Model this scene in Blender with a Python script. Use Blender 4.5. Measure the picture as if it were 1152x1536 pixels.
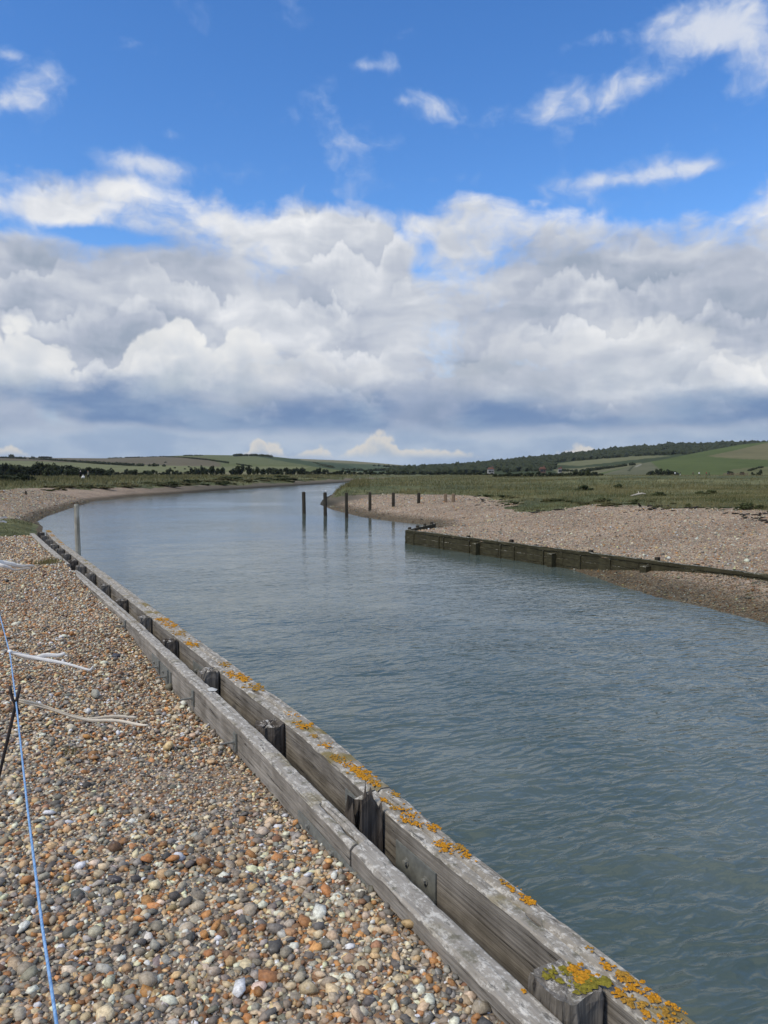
import bpy, bmesh, math, random
import numpy as np
from mathutils import Vector, Matrix, noise as mnoise

for _o in list(bpy.data.objects):
    bpy.data.objects.remove(_o)
SC = bpy.context.scene
COL = SC.collection
R = math.radians
rng = np.random.default_rng(7)
random.seed(7)

# ------------------------------------------------------------------ camera
EYE = 3.2                       # metres above the river surface (z = 0)
FPX, CX, CY, HORIZON = 1130.0, 576.0, 768.0, 708.0
PITCH = math.atan((CY - HORIZON) / FPX)
cam_d = bpy.data.cameras.new("camera")
cam_d.sensor_fit = 'VERTICAL'
cam_d.angle = 2 * math.atan(CY / FPX)
cam_d.clip_start = 0.05
cam_d.clip_end = 20000
cam = bpy.data.objects.new("camera", cam_d)
COL.objects.link(cam)
cam.location = (0, 0, EYE)
cam.rotation_euler = (math.pi / 2 - PITCH, 0, 0)
SC.camera = cam

# ------------------------------------------------------------------ render settings
SC.render.engine = 'CYCLES'
SC.cycles.use_denoising = True
SC.cycles.max_bounces = 5
SC.cycles.diffuse_bounces = 2
SC.cycles.glossy_bounces = 3
SC.cycles.transmission_bounces = 2
SC.cycles.caustics_reflective = False
SC.cycles.caustics_refractive = False
SC.view_settings.view_transform = 'Standard'
SC.view_settings.look = 'None'
SC.view_settings.exposure = 0.0
SC.view_settings.gamma = 1.0
SC.view_settings.use_curve_mapping = False

# ------------------------------------------------------------------ node helpers
class NT:
    """thin wrapper to write node trees as expressions"""
    def __init__(self, tree):
        self.t = tree
        self.n = tree.nodes
        self.l = tree.links
    def new(self, typ, **kw):
        nd = self.n.new(typ)
        for k, v in kw.items():
            setattr(nd, k, v)
        return nd
    def put(self, sock, v):
        if isinstance(v, bpy.types.NodeSocket):
            self.l.new(v, sock)
        elif v is not None:
            if isinstance(v, tuple) and len(v) == 3 and sock.type == 'RGBA':
                v = (*v, 1)
            sock.default_value = v
    def m(self, op, a, b=None, c=None, clamp=False):
        nd = self.new('ShaderNodeMath', operation=op)
        nd.use_clamp = clamp
        self.put(nd.inputs[0], a)
        if b is not None: self.put(nd.inputs[1], b)
        if c is not None: self.put(nd.inputs[2], c)
        return nd.outputs[0]
    def add(self, a, b): return self.m('ADD', a, b)
    def sub(self, a, b): return self.m('SUBTRACT', a, b)
    def mul(self, a, b): return self.m('MULTIPLY', a, b)
    def v(self, op, a, b=None, scale=None):
        nd = self.new('ShaderNodeVectorMath', operation=op)
        self.put(nd.inputs[0], a)
        if b is not None: self.put(nd.inputs[1], b)
        if scale is not None: self.put(nd.inputs['Scale'], scale)
        return nd.outputs[0]
    def comb(self, x, y, z):
        nd = self.new('ShaderNodeCombineXYZ')
        for i, q in enumerate((x, y, z)): self.put(nd.inputs[i], q)
        return nd.outputs[0]
    def sep(self, vec):
        nd = self.new('ShaderNodeSeparateXYZ')
        self.put(nd.inputs[0], vec)
        return nd.outputs
    def smooth(self, x, a, b, lo=0.0, hi=1.0):
        nd = self.new('ShaderNodeMapRange', interpolation_type='SMOOTHSTEP')
        nd.clamp = True
        for i, q in enumerate((x, a, b, lo, hi)): self.put(nd.inputs[i], q)
        return nd.outputs[0]
    def lin(self, x, a, b, lo=0.0, hi=1.0):
        nd = self.new('ShaderNodeMapRange')
        nd.clamp = True
        for i, q in enumerate((x, a, b, lo, hi)): self.put(nd.inputs[i], q)
        return nd.outputs[0]
    def noise(self, vec, scale, detail=6, rough=0.55, out=0, dist=0.0, lac=2.0):
        nd = self.new('ShaderNodeTexNoise')
        self.put(nd.inputs['Vector'], vec)
        nd.inputs['Scale'].default_value = scale
        nd.inputs['Detail'].default_value = detail
        nd.inputs['Roughness'].default_value = rough
        nd.inputs['Distortion'].default_value = dist
        nd.inputs['Lacunarity'].default_value = lac
        return nd.outputs[out]
    def voro(self, vec, scale, out='Color', feature='F1', rand=1.0):
        nd = self.new('ShaderNodeTexVoronoi', feature=feature)
        self.put(nd.inputs['Vector'], vec)
        nd.inputs['Scale'].default_value = scale
        nd.inputs['Randomness'].default_value = rand
        return nd.outputs[out]
    def mix(self, f, a, b, blend='MIX'):
        nd = self.new('ShaderNodeMix', data_type='RGBA', blend_type=blend)
        self.put(nd.inputs[0], f)
        self.put(nd.inputs[6], a)
        self.put(nd.inputs[7], b)
        return nd.outputs[2]
    def ramp(self, f, stops, interp='LINEAR'):
        nd = self.new('ShaderNodeValToRGB')
        cr = nd.color_ramp
        cr.interpolation = interp
        while len(cr.elements) < len(stops): cr.elements.new(0.5)
        for e, (p, c) in zip(cr.elements, stops):
            e.position = p
            e.color = (*c, 1) if len(c) == 3 else c
        self.put(nd.inputs[0], f)
        return nd.outputs[0]
    def gauss(self, x, c, w):
        q = self.mul(self.sub(x, c), 1.0 / w)
        return self.m('EXPONENT', self.mul(self.mul(q, q), -1.0))

# ------------------------------------------------------------------ sky and light
SUN_EL, SUN_AZ = R(46), R(-128)      # azimuth clockwise from +Y, so behind the camera on its left
wd = bpy.data.worlds.new("World")
SC.world = wd
wd.use_nodes = True
wd.node_tree.nodes.clear()
def build_sky():
    N = NT(wd.node_tree)
    sky = N.new('ShaderNodeTexSky', sky_type='NISHITA')
    sky.sun_disc = False
    sky.sun_elevation = SUN_EL
    sky.sun_rotation = SUN_AZ
    sky.altitude = 0
    sky.air_density = 1.0
    sky.dust_density = 0.2
    sky.ozone_density = 4.0
    D = N.new('ShaderNodeTexCoord').outputs['Generated']
    x, y, z = N.sep(D)
    el = N.mul(N.m('ARCSINE', z), 180 / math.pi)
    az = N.mul(N.m('ARCTAN2', x, y), 180 / math.pi)
    K = 1 / 0.15                                 # cloud radiances below are divided by the background strength
    def C(r, g, b): return (r * K, g * K, b * K)
    base = N.new('ShaderNodeHueSaturation')      # a clear, deep blue as the air shows here
    base.inputs['Hue'].default_value = 0.507
    base.inputs['Saturation'].default_value = 1.24
    base.inputs['Value'].default_value = 1.27
    N.put(base.inputs['Color'], sky.outputs[0])
    col = base.outputs[0]
    def blobs(v, lst):                           # widen or thin the clouds about some headings (azimuth, elevation, widths, amount)
        for a0, e0, wa, we, amp in lst:
            qa = N.m('MULTIPLY_ADD', az, 1 / wa, -a0 / wa)
            qe = N.m('MULTIPLY_ADD', el, 1 / we, -e0 / we)
            g = N.m('POWER', math.exp(-1), N.m('MULTIPLY_ADD', qa, qa, N.mul(qe, qe)))
            v = N.m('MULTIPLY_ADD', g, amp, v)
        return v
    # flat chart of directions (radians) for the clouds near the skyline
    ca, ce = N.mul(az, math.pi / 180), N.mul(el, math.pi / 180)
    def n2(vec, scale, detail, rough=0.5, out=0):
        nd = N.new('ShaderNodeTexNoise', noise_dimensions='2D')
        N.put(nd.inputs['Vector'], vec)
        nd.inputs['Scale'].default_value = scale
        nd.inputs['Detail'].default_value = detail
        nd.inputs['Roughness'].default_value = rough
        return nd.outputs[out]
    def billow(vec, scale, detail=2.0):          # rounded heads, 0..1
        nd = N.new('ShaderNodeTexVoronoi', feature='F1', voronoi_dimensions='2D')
        nd.normalize = True
        N.put(nd.inputs['Vector'], vec)
        nd.inputs['Scale'].default_value = scale
        nd.inputs['Detail'].default_value = detail
        nd.inputs['Roughness'].default_value = 0.55
        d = nd.outputs['Distance']
        return N.sub(1.0, N.mul(d, d))
    V = N.comb(ca, N.mul(ce, 1.75), 0.0)         # clouds are flatter than wide
    wv = N.v('SUBTRACT', n2(V, 7, 4, 0.55, out=1), (0.5, 0.5, 0.0))
    Vw = N.v('ADD', V, N.v('SCALE', wv, scale=0.09))
    # ---- 1 high thin puffs
    h1 = n2(N.v('ADD', N.comb(ca, N.mul(ce, 1.3), 0.0), N.v('SCALE', wv, scale=0.07)), 10, 7, 0.56)
    patch = n2(N.comb(ca, ce, 0.0), 3.1, 1)
    puff = N.add(N.mul(N.add(h1, -0.5), 1.15), N.mul(N.sub(patch, 0.5), 0.35))
    puff = blobs(puff, [(14.6, 24.8, 4.4, 1.5, .36), (9.4, 24.6, 3.2, 1.0, .26), (20.6, 27.8, 3.4, 1.4, .36), (25.2, 24.4, 2.8, 1.5, .32), (18.8, 25.6, 2.2, .7, .24), (24.5, 27.0, 2.0, 1.2, .22),
             (4.6, 25.2, 1.8, 1.0, .20), (-17.0, 20.9, 5.0, .9, .36), (-15.6, 22.8, 1.8, .6, .22), (-26, 23.4, 1.8, 0.7, .24), (-0.8, 27.6, 1.8, .4, .26),
             (17.7, 20.0, 4.6, .6, .30), (5, 20.8, 4.4, .8, .27), (23.2, 19.9, 2.4, .6, .24), (14.2, 28.2, 2.4, .7, .24), (1.0, 23.2, 1.2, .8, .20), (1.4, 25.6, .8, .4, .2), (-25.8, 25.8, 1.4, .4, .2), (23, 22.4, 1.6, .5, .18), (25, 30.5, 4, .8, .16)])
    puff = N.add(puff, N.smooth(el, 36.0, 52.0, 0.0, 0.55))      # the broken cover goes on overhead over the sun, thickened out of view to grey the light
    a1 = N.mul(N.smooth(puff, 0.06, 0.46), N.smooth(el, 16.0, 20.0))
    c1 = N.mix(N.smooth(puff, 0.10, 0.50), C(0.40, 0.53, 0.80), C(0.76, 0.79, 0.85))
    col = N.mix(N.mul(a1, 0.84), col, c1)
    # ---- 2 the broad broken bank
    Vc = N.v('ADD', N.comb(ca, ce, 0.0), N.v('SCALE', wv, scale=0.03))
    bl = billow(Vc, 19, 3.0)
    bld = billow(N.v('ADD', Vc, (0.008, -0.014, 0.0)), 19, 2.0)
    n1 = n2(Vw, 5.2, 6)
    n1d = n2(N.v('ADD', Vw, (0.012, -0.045, 0.0)), 5.2, 4)
    b2 = billow(Vw, 12.0, 3.0)
    b2d = billow(N.v('ADD', Vw, (0.006, -0.020, 0.0)), 12.0, 2.0)
    edge = n2(N.comb(ca, N.mul(ce, 0.6), 0.0), 5, 5)
    top = blobs(N.add(19.3, N.mul(N.sub(edge, 0.5), 5.0)), [(6.0, 21, 3.4, 9, 2.3), (-20, 21, 7, 9, 0.9), (24, 21, 6, 9, -1.5), (-6, 21, 3, 9, .3)])
    cov = N.smooth(N.sub(top, el), -1.6, 2.6)
    hole = blobs(N.m('MULTIPLY_ADD', N.smooth(el, 11.5, 16.0), 0.075, 0.24), [(3.1, 16.3, .9, 1.2, .13), (2.4, 14.7, .9, .8, .12), (1.6, 16.9, .6, .5, .08), (-21.5, 16.1, 4.6, .6, .26), (1.2, 17.6, .8, .6, .10), (-28, 16.4, 3, .8, .2), (-2.6, 17.2, 1.2, .5, .10), (9.5, 20.2, 2.6, .6, .22)])
    frz = n2(N.v('ADD', Vc, N.v('SCALE', wv, scale=0.04)), 26, 5, 0.6)
    dens = N.sub(N.add(N.add(N.mul(n1, 0.62), N.mul(b2, 0.26)), N.m('MULTIPLY_ADD', N.sub(frz, 0.5), 0.20, N.mul(cov, 0.46))), hole)
    a2 = N.smooth(dens, 0.43, 0.67)
    lit = N.add(N.mul(N.sub(n1, n1d), 1.5), N.mul(N.sub(b2, b2d), 0.85))
    bands = n2(N.v('ADD', N.comb(N.mul(ca, 0.55), N.mul(ce, 2.2), 0.0), N.v('SCALE', wv, scale=0.05)), 7.5, 4)
    # ranks of heaps one behind the other: lit heads, shaded feet
    ph = N.add(N.mul(el, 1 / 3.1), N.add(N.mul(N.sub(bl, 0.6), -1.15), N.mul(N.sub(n2(N.comb(ca, N.mul(ce, 0.35), 3.0), 7.0, 5, 0.6), 0.5), 3.4)))
    fr = N.m('FRACT', ph)
    rank = N.mul(N.mul(N.sub(N.m('POWER', fr, 1.5), 0.42), N.smooth(fr, 1.0, 0.86)), N.smooth(n2(V, 5.0, 3), 0.40, 0.60, 0.1, 1.0))
    rim = N.sub(1.0, N.smooth(dens, 0.52, 0.76))
    br = N.add(N.add(N.mul(rim, 0.16), 0.42), N.add(N.add(N.mul(N.sub(bands, 0.47), 1.0), N.mul(rank, 0.42)), lit))
    br = blobs(br, [(-16, 17.5, 14, 1.6, .14), (14, 18, 12, 1.2, .18), (4, 15, 30, 1.6, -.06), (10, 8.5, 16, 2, -.04)])
    c2 = N.ramp(br, [(0.0, C(0.34, 0.40, 0.50)), (0.30, C(0.47, 0.515, 0.61)), (0.55, C(0.61, 0.645, 0.71)), (0.82, C(0.78, 0.80, 0.84)), (1.0, C(0.88, 0.89, 0.905))])
    col = N.mix(a2, col, c2)
    # ---- 3 heaped cumulus standing in front of it
    heads = n2(N.comb(ca, N.mul(ce, 0.25), 0.0), 9, 2)
    ctop = blobs(N.add(6.9, N.mul(N.sub(heads, 0.5), 5.0)), [(-15.0, 8, 2.2, 12, 3.4), (-17.2, 8, 1.0, 12, .7), (-10.8, 8, 2.2, 12, 1.8), (-5.2, 8, 1.2, 12, 1.4), (-27, 8, 5, 12, 2.2), (-20.4, 8, 1.3, 12, -2.0),
              (18, 8, 7, 12, 2.6), (1, 8, 4, 12, -1.5), (9, 8, 3, 12, 1.4), (26.5, 8, 2, 12, -.6)])
    cd = N.add(N.sub(ctop, el), N.mul(N.sub(bl, 0.72), 8.0))
    a3 = N.mul(N.smooth(cd, -0.1, 0.55), N.smooth(el, 4.6, 6.4))
    sh = N.add(N.sub(1.02, N.mul(N.smooth(cd, 0.3, 6.0), 0.80)), N.mul(N.sub(bl, bld), 1.5))
    c3 = N.ramp(sh, [(0.0, C(0.33, 0.42, 0.53)), (0.35, C(0.46, 0.53, 0.61)), (0.7, C(0.68, 0.715, 0.76)), (1.0, C(0.92, 0.915, 0.89))])
    vis = blobs(0.20, [(-14, 8, 6, 7, .62), (-27, 8, 6, 7, .6), (20, 8, 8, 7, .10), (27, 7, 3, 3, .2)])
    col = N.mix(N.mul(a3, N.m('MINIMUM', vis, 0.96)), col, c3)
    # ---- 4 the rain-blue bases far off
    st = n2(N.comb(N.mul(ca, 0.9), N.mul(ce, 2.0), 0.0), 8, 6, 0.55)
    elw = N.add(el, N.mul(N.sub(st, 0.5), 2.6))
    elt = N.add(el, N.mul(N.sub(n2(N.comb(N.mul(ca, 0.9), N.mul(ce, 1.6), 0.0), 9, 6, 0.58), 0.5), 5.0))
    band = N.mul(N.smooth(elt, 7.4, 4.4), N.smooth(elw, 2.2, 3.6))
    bandcol = N.mix(N.smooth(st, 0.38, 0.68), C(0.155, 0.255, 0.45), C(0.27, 0.375, 0.54))
    col = N.mix(N.mul(band, N.smooth(n2(N.comb(ca, N.mul(ce, 2.5), 0.0), 5.0, 4), 0.36, 0.58, 0.50, 0.97)), col, bandcol)
    # ---- 5 pale air and small lit heads along the skyline
    low = N.smooth(elw, 3.7, 2.2)
    lowcol = N.mix(N.smooth(st, 0.34, 0.66), C(0.31, 0.42, 0.585), C(0.46, 0.555, 0.68))
    col = N.mix(N.mul(low, 0.93), col, lowcol)
    b5 = billow(N.comb(ca, ce, 0.0), 46, 2.0)
    g5 = n2(N.comb(ca, N.mul(ce, 0.3), 0.0), 9, 2)
    t5 = blobs(N.add(-0.1, N.mul(N.sub(g5, 0.5), 4.0)), [(-9.0, 2, 1.9, 9, 1.7), (-0.6, 2, 3.6, 9, 1.9), (4.6, 2, 3, 9, 1.4), (-26, 2, 1.4, 9, 1.4), (14.6, 2, 2.2, 9, 1.6), (-5.3, 2, 1.2, 9, 1.5)])
    d5 = N.add(N.sub(t5, el), N.mul(N.sub(b5, 0.7), 3.0))
    a5 = N.mul(N.smooth(d5, 0.0, 0.5), N.smooth(el, 0.9, 1.6))
    c5 = N.mix(N.smooth(d5, 0.1, 1.8), C(0.80, 0.74, 0.64), C(0.42, 0.50, 0.60))
    col = N.mix(N.mul(a5, 0.85), col, c5)
    bg = N.new('ShaderNodeBackground')
    bg.inputs['Strength'].default_value = 0.15
    N.put(bg.inputs['Color'], col)
    out = N.new('ShaderNodeOutputWorld')
    N.l.new(bg.outputs[0], out.inputs['Surface'])
build_sky()
wd.cycles.sampling_method = 'MANUAL'
wd.cycles.sample_map_resolution = 512

sun_d = bpy.data.lights.new("sun", 'SUN')
sun_d.energy = 2.5
sun_d.angle = R(14)
sun_d.color = (1.0, 0.91, 0.78)
sun = bpy.data.objects.new("sun", sun_d)
COL.objects.link(sun)
_sd = Vector((math.sin(SUN_AZ) * math.cos(SUN_EL), math.cos(SUN_AZ) * math.cos(SUN_EL), math.sin(SUN_EL)))
sun.rotation_euler = _sd.to_track_quat('Z', 'Y').to_euler()
sun.location = _sd * 50

# ------------------------------------------------------------------ plan geometry helpers
def ray(px, py):
    a, b = (px - CX) / FPX, -(py - CY) / FPX
    c, s = math.cos(PITCH), math.sin(PITCH)
    return np.array([a, c + b * s, -s + b * c])
def hit(px, py, z):                              # where the sight line meets the level z
    d = ray(px, py)
    t = (z - EYE) / d[2]
    return np.array([d[0] * t, d[1] * t])
TV = np.array([-0.4848, 0.8746])                 # along the near revetment, away from the camera
NV = np.array([0.8746, 0.4848])                  # across it, towards the water
def plan(s, n): return TV * s + NV * n

def lerp_tab(tab):
    xs, ys = zip(*tab)
    return lambda v: np.interp(v, xs, ys)
# offsets across the line (metres) of the four long edges of the near timbers
f_ow = lerp_tab([(-3, 1.71), (2.4, 1.711), (3.0, 1.734), (3.9, 1.785), (6, 1.79), (17, 1.775), (18.6, 1.80), (20.5, 1.86), (24, 1.95)])
f_ol = lerp_tab([(-3, 1.58), (2.7, 1.58), (3.1, 1.60), (3.9, 1.635), (6, 1.635), (17, 1.645), (18.6, 1.67), (20.5, 1.73), (24, 1.82)])
f_iw = lerp_tab([(-3, 1.41), (2.0, 1.412), (3.1, 1.437), (4.2, 1.475), (7.6, 1.505), (12, 1.49), (17, 1.46), (20.5, 1.46), (24, 1.5)])
f_il = lerp_tab([(-3, 1.31), (2.0, 1.312), (3.1, 1.340), (4.2, 1.380), (7.6, 1.412), (12, 1.385), (17, 1.35), (20.5, 1.35), (24, 1.4)])
f_sh = lerp_tab([(-3, 1.60), (1.6, 1.615), (2.2, 1.608), (2.6, 1.588), (3.3, 1.522), (4.4, 1.50), (5.9, 1.455), (7.2, 1.505), (8.4, 1.612), (10.5, 1.625), (12.0, 1.675), (12.8, 1.715), (13.8, 1.70), (14.6, 1.655), (17, 1.645), (19.5, 1.64), (21, 1.58), (23, 1.2), (27, 0.45), (60, 0.4)])
f_shb = lerp_tab([(-3, 1.57), (4, 1.555), (8, 1.56), (13, 1.585), (19.5, 1.60), (21, 1.55), (23, 1.15), (27, 0.45), (60, 0.4)])

def vnoise(x, y, sc, seed=0):                    # smooth value noise, vectorised
    x = np.asarray(x) * sc + seed * 17.31
    y = np.asarray(y) * sc + seed * 9.77
    xi, yi = np.floor(x).astype(np.int64), np.floor(y).astype(np.int64)
    fx, fy = x - xi, y - yi
    fx, fy = fx * fx * (3 - 2 * fx), fy * fy * (3 - 2 * fy)
    def h(i, j):
        k = (i * 374761393 + j * 668265263 + seed * 1442695) & 0xFFFFFFFF
        k = ((k ^ (k >> 13)) * 1274126177) & 0xFFFFFFFF
        return ((k ^ (k >> 16)) & 0xFFFF) / 65535.0
    return (h(xi, yi) * (1 - fx) + h(xi + 1, yi) * fx) * (1 - fy) + (h(xi, yi + 1) * (1 - fx) + h(xi + 1, yi + 1) * fx) * fy
def fbm(x, y, sc, octv=4, seed=0):
    v, a, t = 0.0, 1.0, 0.0
    for k in range(octv):
        v = v + a * (vnoise(x, y, sc * 2 ** k, seed + k) - 0.5)
        t += a
        a *= 0.5
    return v / t
def sst(x, a, b):
    t = np.clip((x - a) / (b - a), 0, 1)
    return t * t * (3 - 2 * t)

def near_z(x, y):                                # surface of the shingle behind the near revetment
    s = x * TV[0] + y * TV[1]
    n = x * NV[0] + y * NV[1]
    w = sst(f_il(s) - n, 0.0, 1.1)
    z = f_sh(s) * (1 - w) + f_shb(s) * w
    z = z + 0.035 * fbm(x, y, 0.9, 4, 3) * sst(f_il(s) - n, 0.05, 0.6)
    pit = sst(n, f_il(s) + 0.02, f_il(s) + 0.07)
    return z * (1 - pit) + 1.02 * pit

# water's edge, left bank outwards and right bank back
LEFT = [(-20.0, 44.0), (-22.4, 48.5), (-24.3, 54.0), (-27.2, 64.6), (-31.7, 82), (-32.6, 98), (-29.6, 113), (-28, 134), (-20.2, 181), (-3.9, 279), (20.5, 362)]
RIGHT = [(26, 385), (20, 340), (-5.2, 186), (-8.4, 145), (-7.6, 121), (-7.4, 98), (-7.1, 86), (-6.3, 74), (-4.3, 63.5), (-1.7, 54), (0.6, 48.8), (2.6, 45.5), (2.55, 38.0), (1.05, 33.75), (6.1, 25.0), (6.33, 23.4), (6.6, 20.9), (7.0, 19.4), (7.6, 17.6), (8.13, 15.8), (9.6, 9), (13, -12)]
poly = [tuple(plan(-12, 1.6)), tuple(plan(21, 1.72)), tuple(plan(24, 1.7)), tuple(plan(34, 2.6))] + LEFT + RIGHT
POLY = np.array(poly)
def river_sd(x, y):                              # metres from the water's edge, positive on land
    x, y = np.asarray(x, float), np.asarray(y, float)
    d2 = np.full(x.shape, 1e18)
    inside = np.zeros(x.shape, bool)
    P = POLY
    for i in range(len(P)):
        ax, ay = P[i]
        bx, by = P[(i + 1) % len(P)]
        ex, ey = bx - ax, by - ay
        t = np.clip(((x - ax) * ex + (y - ay) * ey) / (ex * ex + ey * ey), 0, 1)
        d2 = np.minimum(d2, (x - ax - t * ex) ** 2 + (y - ay - t * ey) ** 2)
        c = (ay > y) != (by > y)
        with np.errstate(divide='ignore', invalid='ignore'):
            xx = ax + (y - ay) * ex / (ey if ey != 0 else 1e-9)
        inside ^= c & (x < xx)
    d = np.sqrt(d2)
    return np.where(inside, -d, d)
f_ng = lerp_tab([(-20, 17.75), (12, 17.62), (29, 17.28)])           # the far timber wall across the line
f_ge = lerp_tab([(-30, 28.6), (10, 28.2), (34, 28.6), (40, 31.5), (46, 34.5), (54, 36.5), (67, 36.0), (75, 31)])   # where grass begins on the far bank

def land(x, y):
    """height and turf weight of the river plain"""
    s = x * TV[0] + y * TV[1]
    n = x * NV[0] + y * NV[1]
    d = river_sd(x, y)
    wob = fbm(x, y, 0.12, 4, 11)
    right = n > 9.5 + 0.06 * np.clip(s - 60, 0, 400) * 0
    mid = np.interp(y, [0, 60, 100, 181, 279, 385, 5000], [2, -14, -18, -13, 2, 23, 400])
    right = np.where(y > 45, x > mid, n > 8.0)
    # far bank, timber wall stretch
    back = 0.56 + 1.12 * sst(n, f_ng(s) - 2.0, f_ge(s) + 3.5) + 0.05 * wob
    front = np.clip(d, 0, 9) * 0.24
    zr_wall = np.where(n > f_ng(s) + 0.2, back, np.minimum(front, 0.47))
    # far bank above the wall: shingle nose, then a low turf cliff
    zr_nose = 1.60 * (1 - np.exp(-np.clip(d, 0, 99) / 6.5))
    zr_marsh = 1.55 * sst(d, 0.0, 2.8 + 1.5 * wob)
    w1 = sst(s, 28.4, 30.5)
    w2 = sst(s, 66, 75)
    zr = zr_wall * (1 - w1) + (zr_nose * (1 - w2) + zr_marsh * w2) * w1
    gr = sst(n - f_ge(s) + 4.0 * wob + 2.4 * fbm(x, y, 0.55, 3, 14), -2.2, 1.8) * (1 - w2) + sst(d + 3 * wob, 0.6, 2.2) * w2
    gr = np.where((s > 50) & (s < 64), np.maximum(gr, 0), gr)
    emb = np.exp(-((y - 108 - 0.05 * x + 5 * wob) / 9.0) ** 2) * sst(x, 14, 30)
    emb2 = np.exp(-((y - 190 + 0.1 * x + 8 * wob) / 14.0) ** 2) * sst(x, 20, 60)
    zr = zr + 0.55 * emb + 0.75 * emb2
    # near bank: low green hollow beyond the revetment, then the shingle point, then rough pasture
    zl = 1.75 * (1 - np.exp(-np.clip(d, 0, 200) / (4.6 + 2 * sst(y, 90, 130))))
    lowf = sst(s, 52 + 3 * wob, 62)
    zl = np.minimum(zl, 0.42 + 0.15 * wob) * (1 - lowf) + zl * lowf
    gl_low = sst(d + 0.8 * wob, 0.15, 0.6) * sst(s, 26, 29) * (1 - sst(s + 3 * wob, 49.0, 50.4))
    gl_far = sst(d + 7 * fbm(x, y, 0.06, 4, 5), 7.5, 10.5) * (1 - sst(y, 82, 100)) + sst(d + 6 * fbm(x, y, 0.10, 4, 5), 2.6, 5.0) * sst(y, 82, 100)
    gl = np.maximum(gl_low, gl_far * lowf)
    z = np.where(right, zr, zl)
    g = np.where(right, gr, gl)
    z = z + 0.10 * fbm(x, y, 0.25, 4, 2) * sst(d, 2, 8) * g
    z = np.where(d < 0, np.maximum(-0.22 * -d * 1.0, -1.2), z)
    z = np.where((s < 22.5) & (n < 6.0) & (y < 40), np.where(n < 0.8, 0.6, -1.2), z)
    far = sst(np.hypot(x, y), 380, 420)
    z = z * (1 - far) + 1.6 * far
    g = np.where(d < 0, 0, g)
    mud = np.where(right, sst(s, 60, 66), sst(y, 85, 130)) * (1 - sst(d, 2.5, 7.0))
    return z, g, mud

# ------------------------------------------------------------------ object helpers
def link(o, parent=None):
    COL.objects.link(o)
    if parent is not None:
        o.parent = parent
    return o
def tag(o, label=None, cat=None, group=None, kind=None):
    if label: o["label"] = label
    if cat: o["category"] = cat
    if group: o["group"] = group
    if kind: o["kind"] = kind
    return o
def empty(name, loc, rz=0.0):
    o = bpy.data.objects.new(name, None)
    o.location = loc
    o.rotation_euler = (0, 0, rz)
    o.empty_display_size = 0.2
    return link(o)
def mesh_np(name, verts, faces, smooth=True):
    """faces: int array (m, k) of equal-size polygons"""
    me = bpy.data.meshes.new(name)
    verts = np.ascontiguousarray(verts, dtype=np.float32)
    faces = np.ascontiguousarray(faces, dtype=np.int32)
    m, k = faces.shape
    me.vertices.add(len(verts))
    me.vertices.foreach_set("co", verts.ravel())
    me.loops.add(m * k)
    me.loops.foreach_set("vertex_index", faces.ravel())
    me.polygons.add(m)
    me.polygons.foreach_set("loop_start", np.arange(0, m * k, k, dtype=np.int32))
    me.polygons.foreach_set("use_smooth", np.full(m, smooth, dtype=bool))
    me.update(calc_edges=True)
    return me
def mesh_py(name, verts, faces, smooth=False):
    me = bpy.data.meshes.new(name)
    me.from_pydata([tuple(v) for v in verts], [], [tuple(f) for f in faces])
    me.polygons.foreach_set("use_smooth", np.full(len(me.polygons), smooth, dtype=bool))
    me.update()
    return me
def obj(name, me, mat=None, parent=None, loc=None, rot=None):
    o = bpy.data.objects.new(name, me)
    if mat is not None and len(me.materials) == 0:
        me.materials.append(mat)
    if loc is not None: o.location = loc
    if rot is not None: o.rotation_euler = rot
    return link(o, parent)
def attr(me, name, data, typ='FLOAT'):
    a = me.attributes.new(name, typ, 'POINT')
    if typ == 'FLOAT':
        a.data.foreach_set("value", np.ascontiguousarray(data, dtype=np.float32).ravel())
    else:
        d = np.ones((len(data), 4), np.float32)
        d[:, :3] = data
        a.data.foreach_set("color", d.ravel())
def grid_faces(nr, nc):
    i = np.arange(nr - 1)[:, None] * nc + np.arange(nc - 1)[None, :]
    i = i.ravel()
    return np.stack([i, i + 1, i + nc + 1, i + nc], 1)

def material(name, rough=0.8, spec=0.3):
    m = bpy.data.materials.new(name)
    m.use_nodes = True
    m.node_tree.nodes.clear()
    N = NT(m.node_tree)
    b = N.new('ShaderNodeBsdfPrincipled')
    b.inputs['Roughness'].default_value = rough
    b.inputs['Specular IOR Level'].default_value = spec
    o = N.new('ShaderNodeOutputMaterial')
    N.l.new(b.outputs[0], o.inputs['Surface'])
    return m, N, b
def pos(N): return N.new('ShaderNodeNewGeometry').outputs['Position']
def ocoord(N): return N.new('ShaderNodeTexCoord').outputs['Object']
def attrib(N, name, out='Fac'):
    nd = N.new('ShaderNodeAttribute')
    nd.attribute_name = name
    return nd.outputs[out]
def bump(N, b, h, strength=0.5, dist=0.02, normal=None):
    nd = N.new('ShaderNodeBump')
    nd.inputs['Strength'].default_value = strength
    nd.inputs['Distance'].default_value = dist
    N.put(nd.inputs['Height'], h)
    if normal is not None: N.put(nd.inputs['Normal'], normal)
    N.l.new(nd.outputs[0], b.inputs['Normal'])
    return nd.outputs[0]
def plain(name, color, rough=0.7, spec=0.3, var=0.25, scale=6.0, bumpd=0.0):
    m, N, b = material(name, rough, spec)
    n = N.noise(ocoord(N), scale, 5, 0.6)
    c = N.mix(N.lin(n, 0.3, 0.7), tuple(q * (1 - var) for q in color), tuple(min(1, q * (1 + var)) for q in color))
    N.put(b.inputs['Base Color'], c)
    if bumpd: bump(N, b, n, 0.6, bumpd)
    return m

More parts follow.
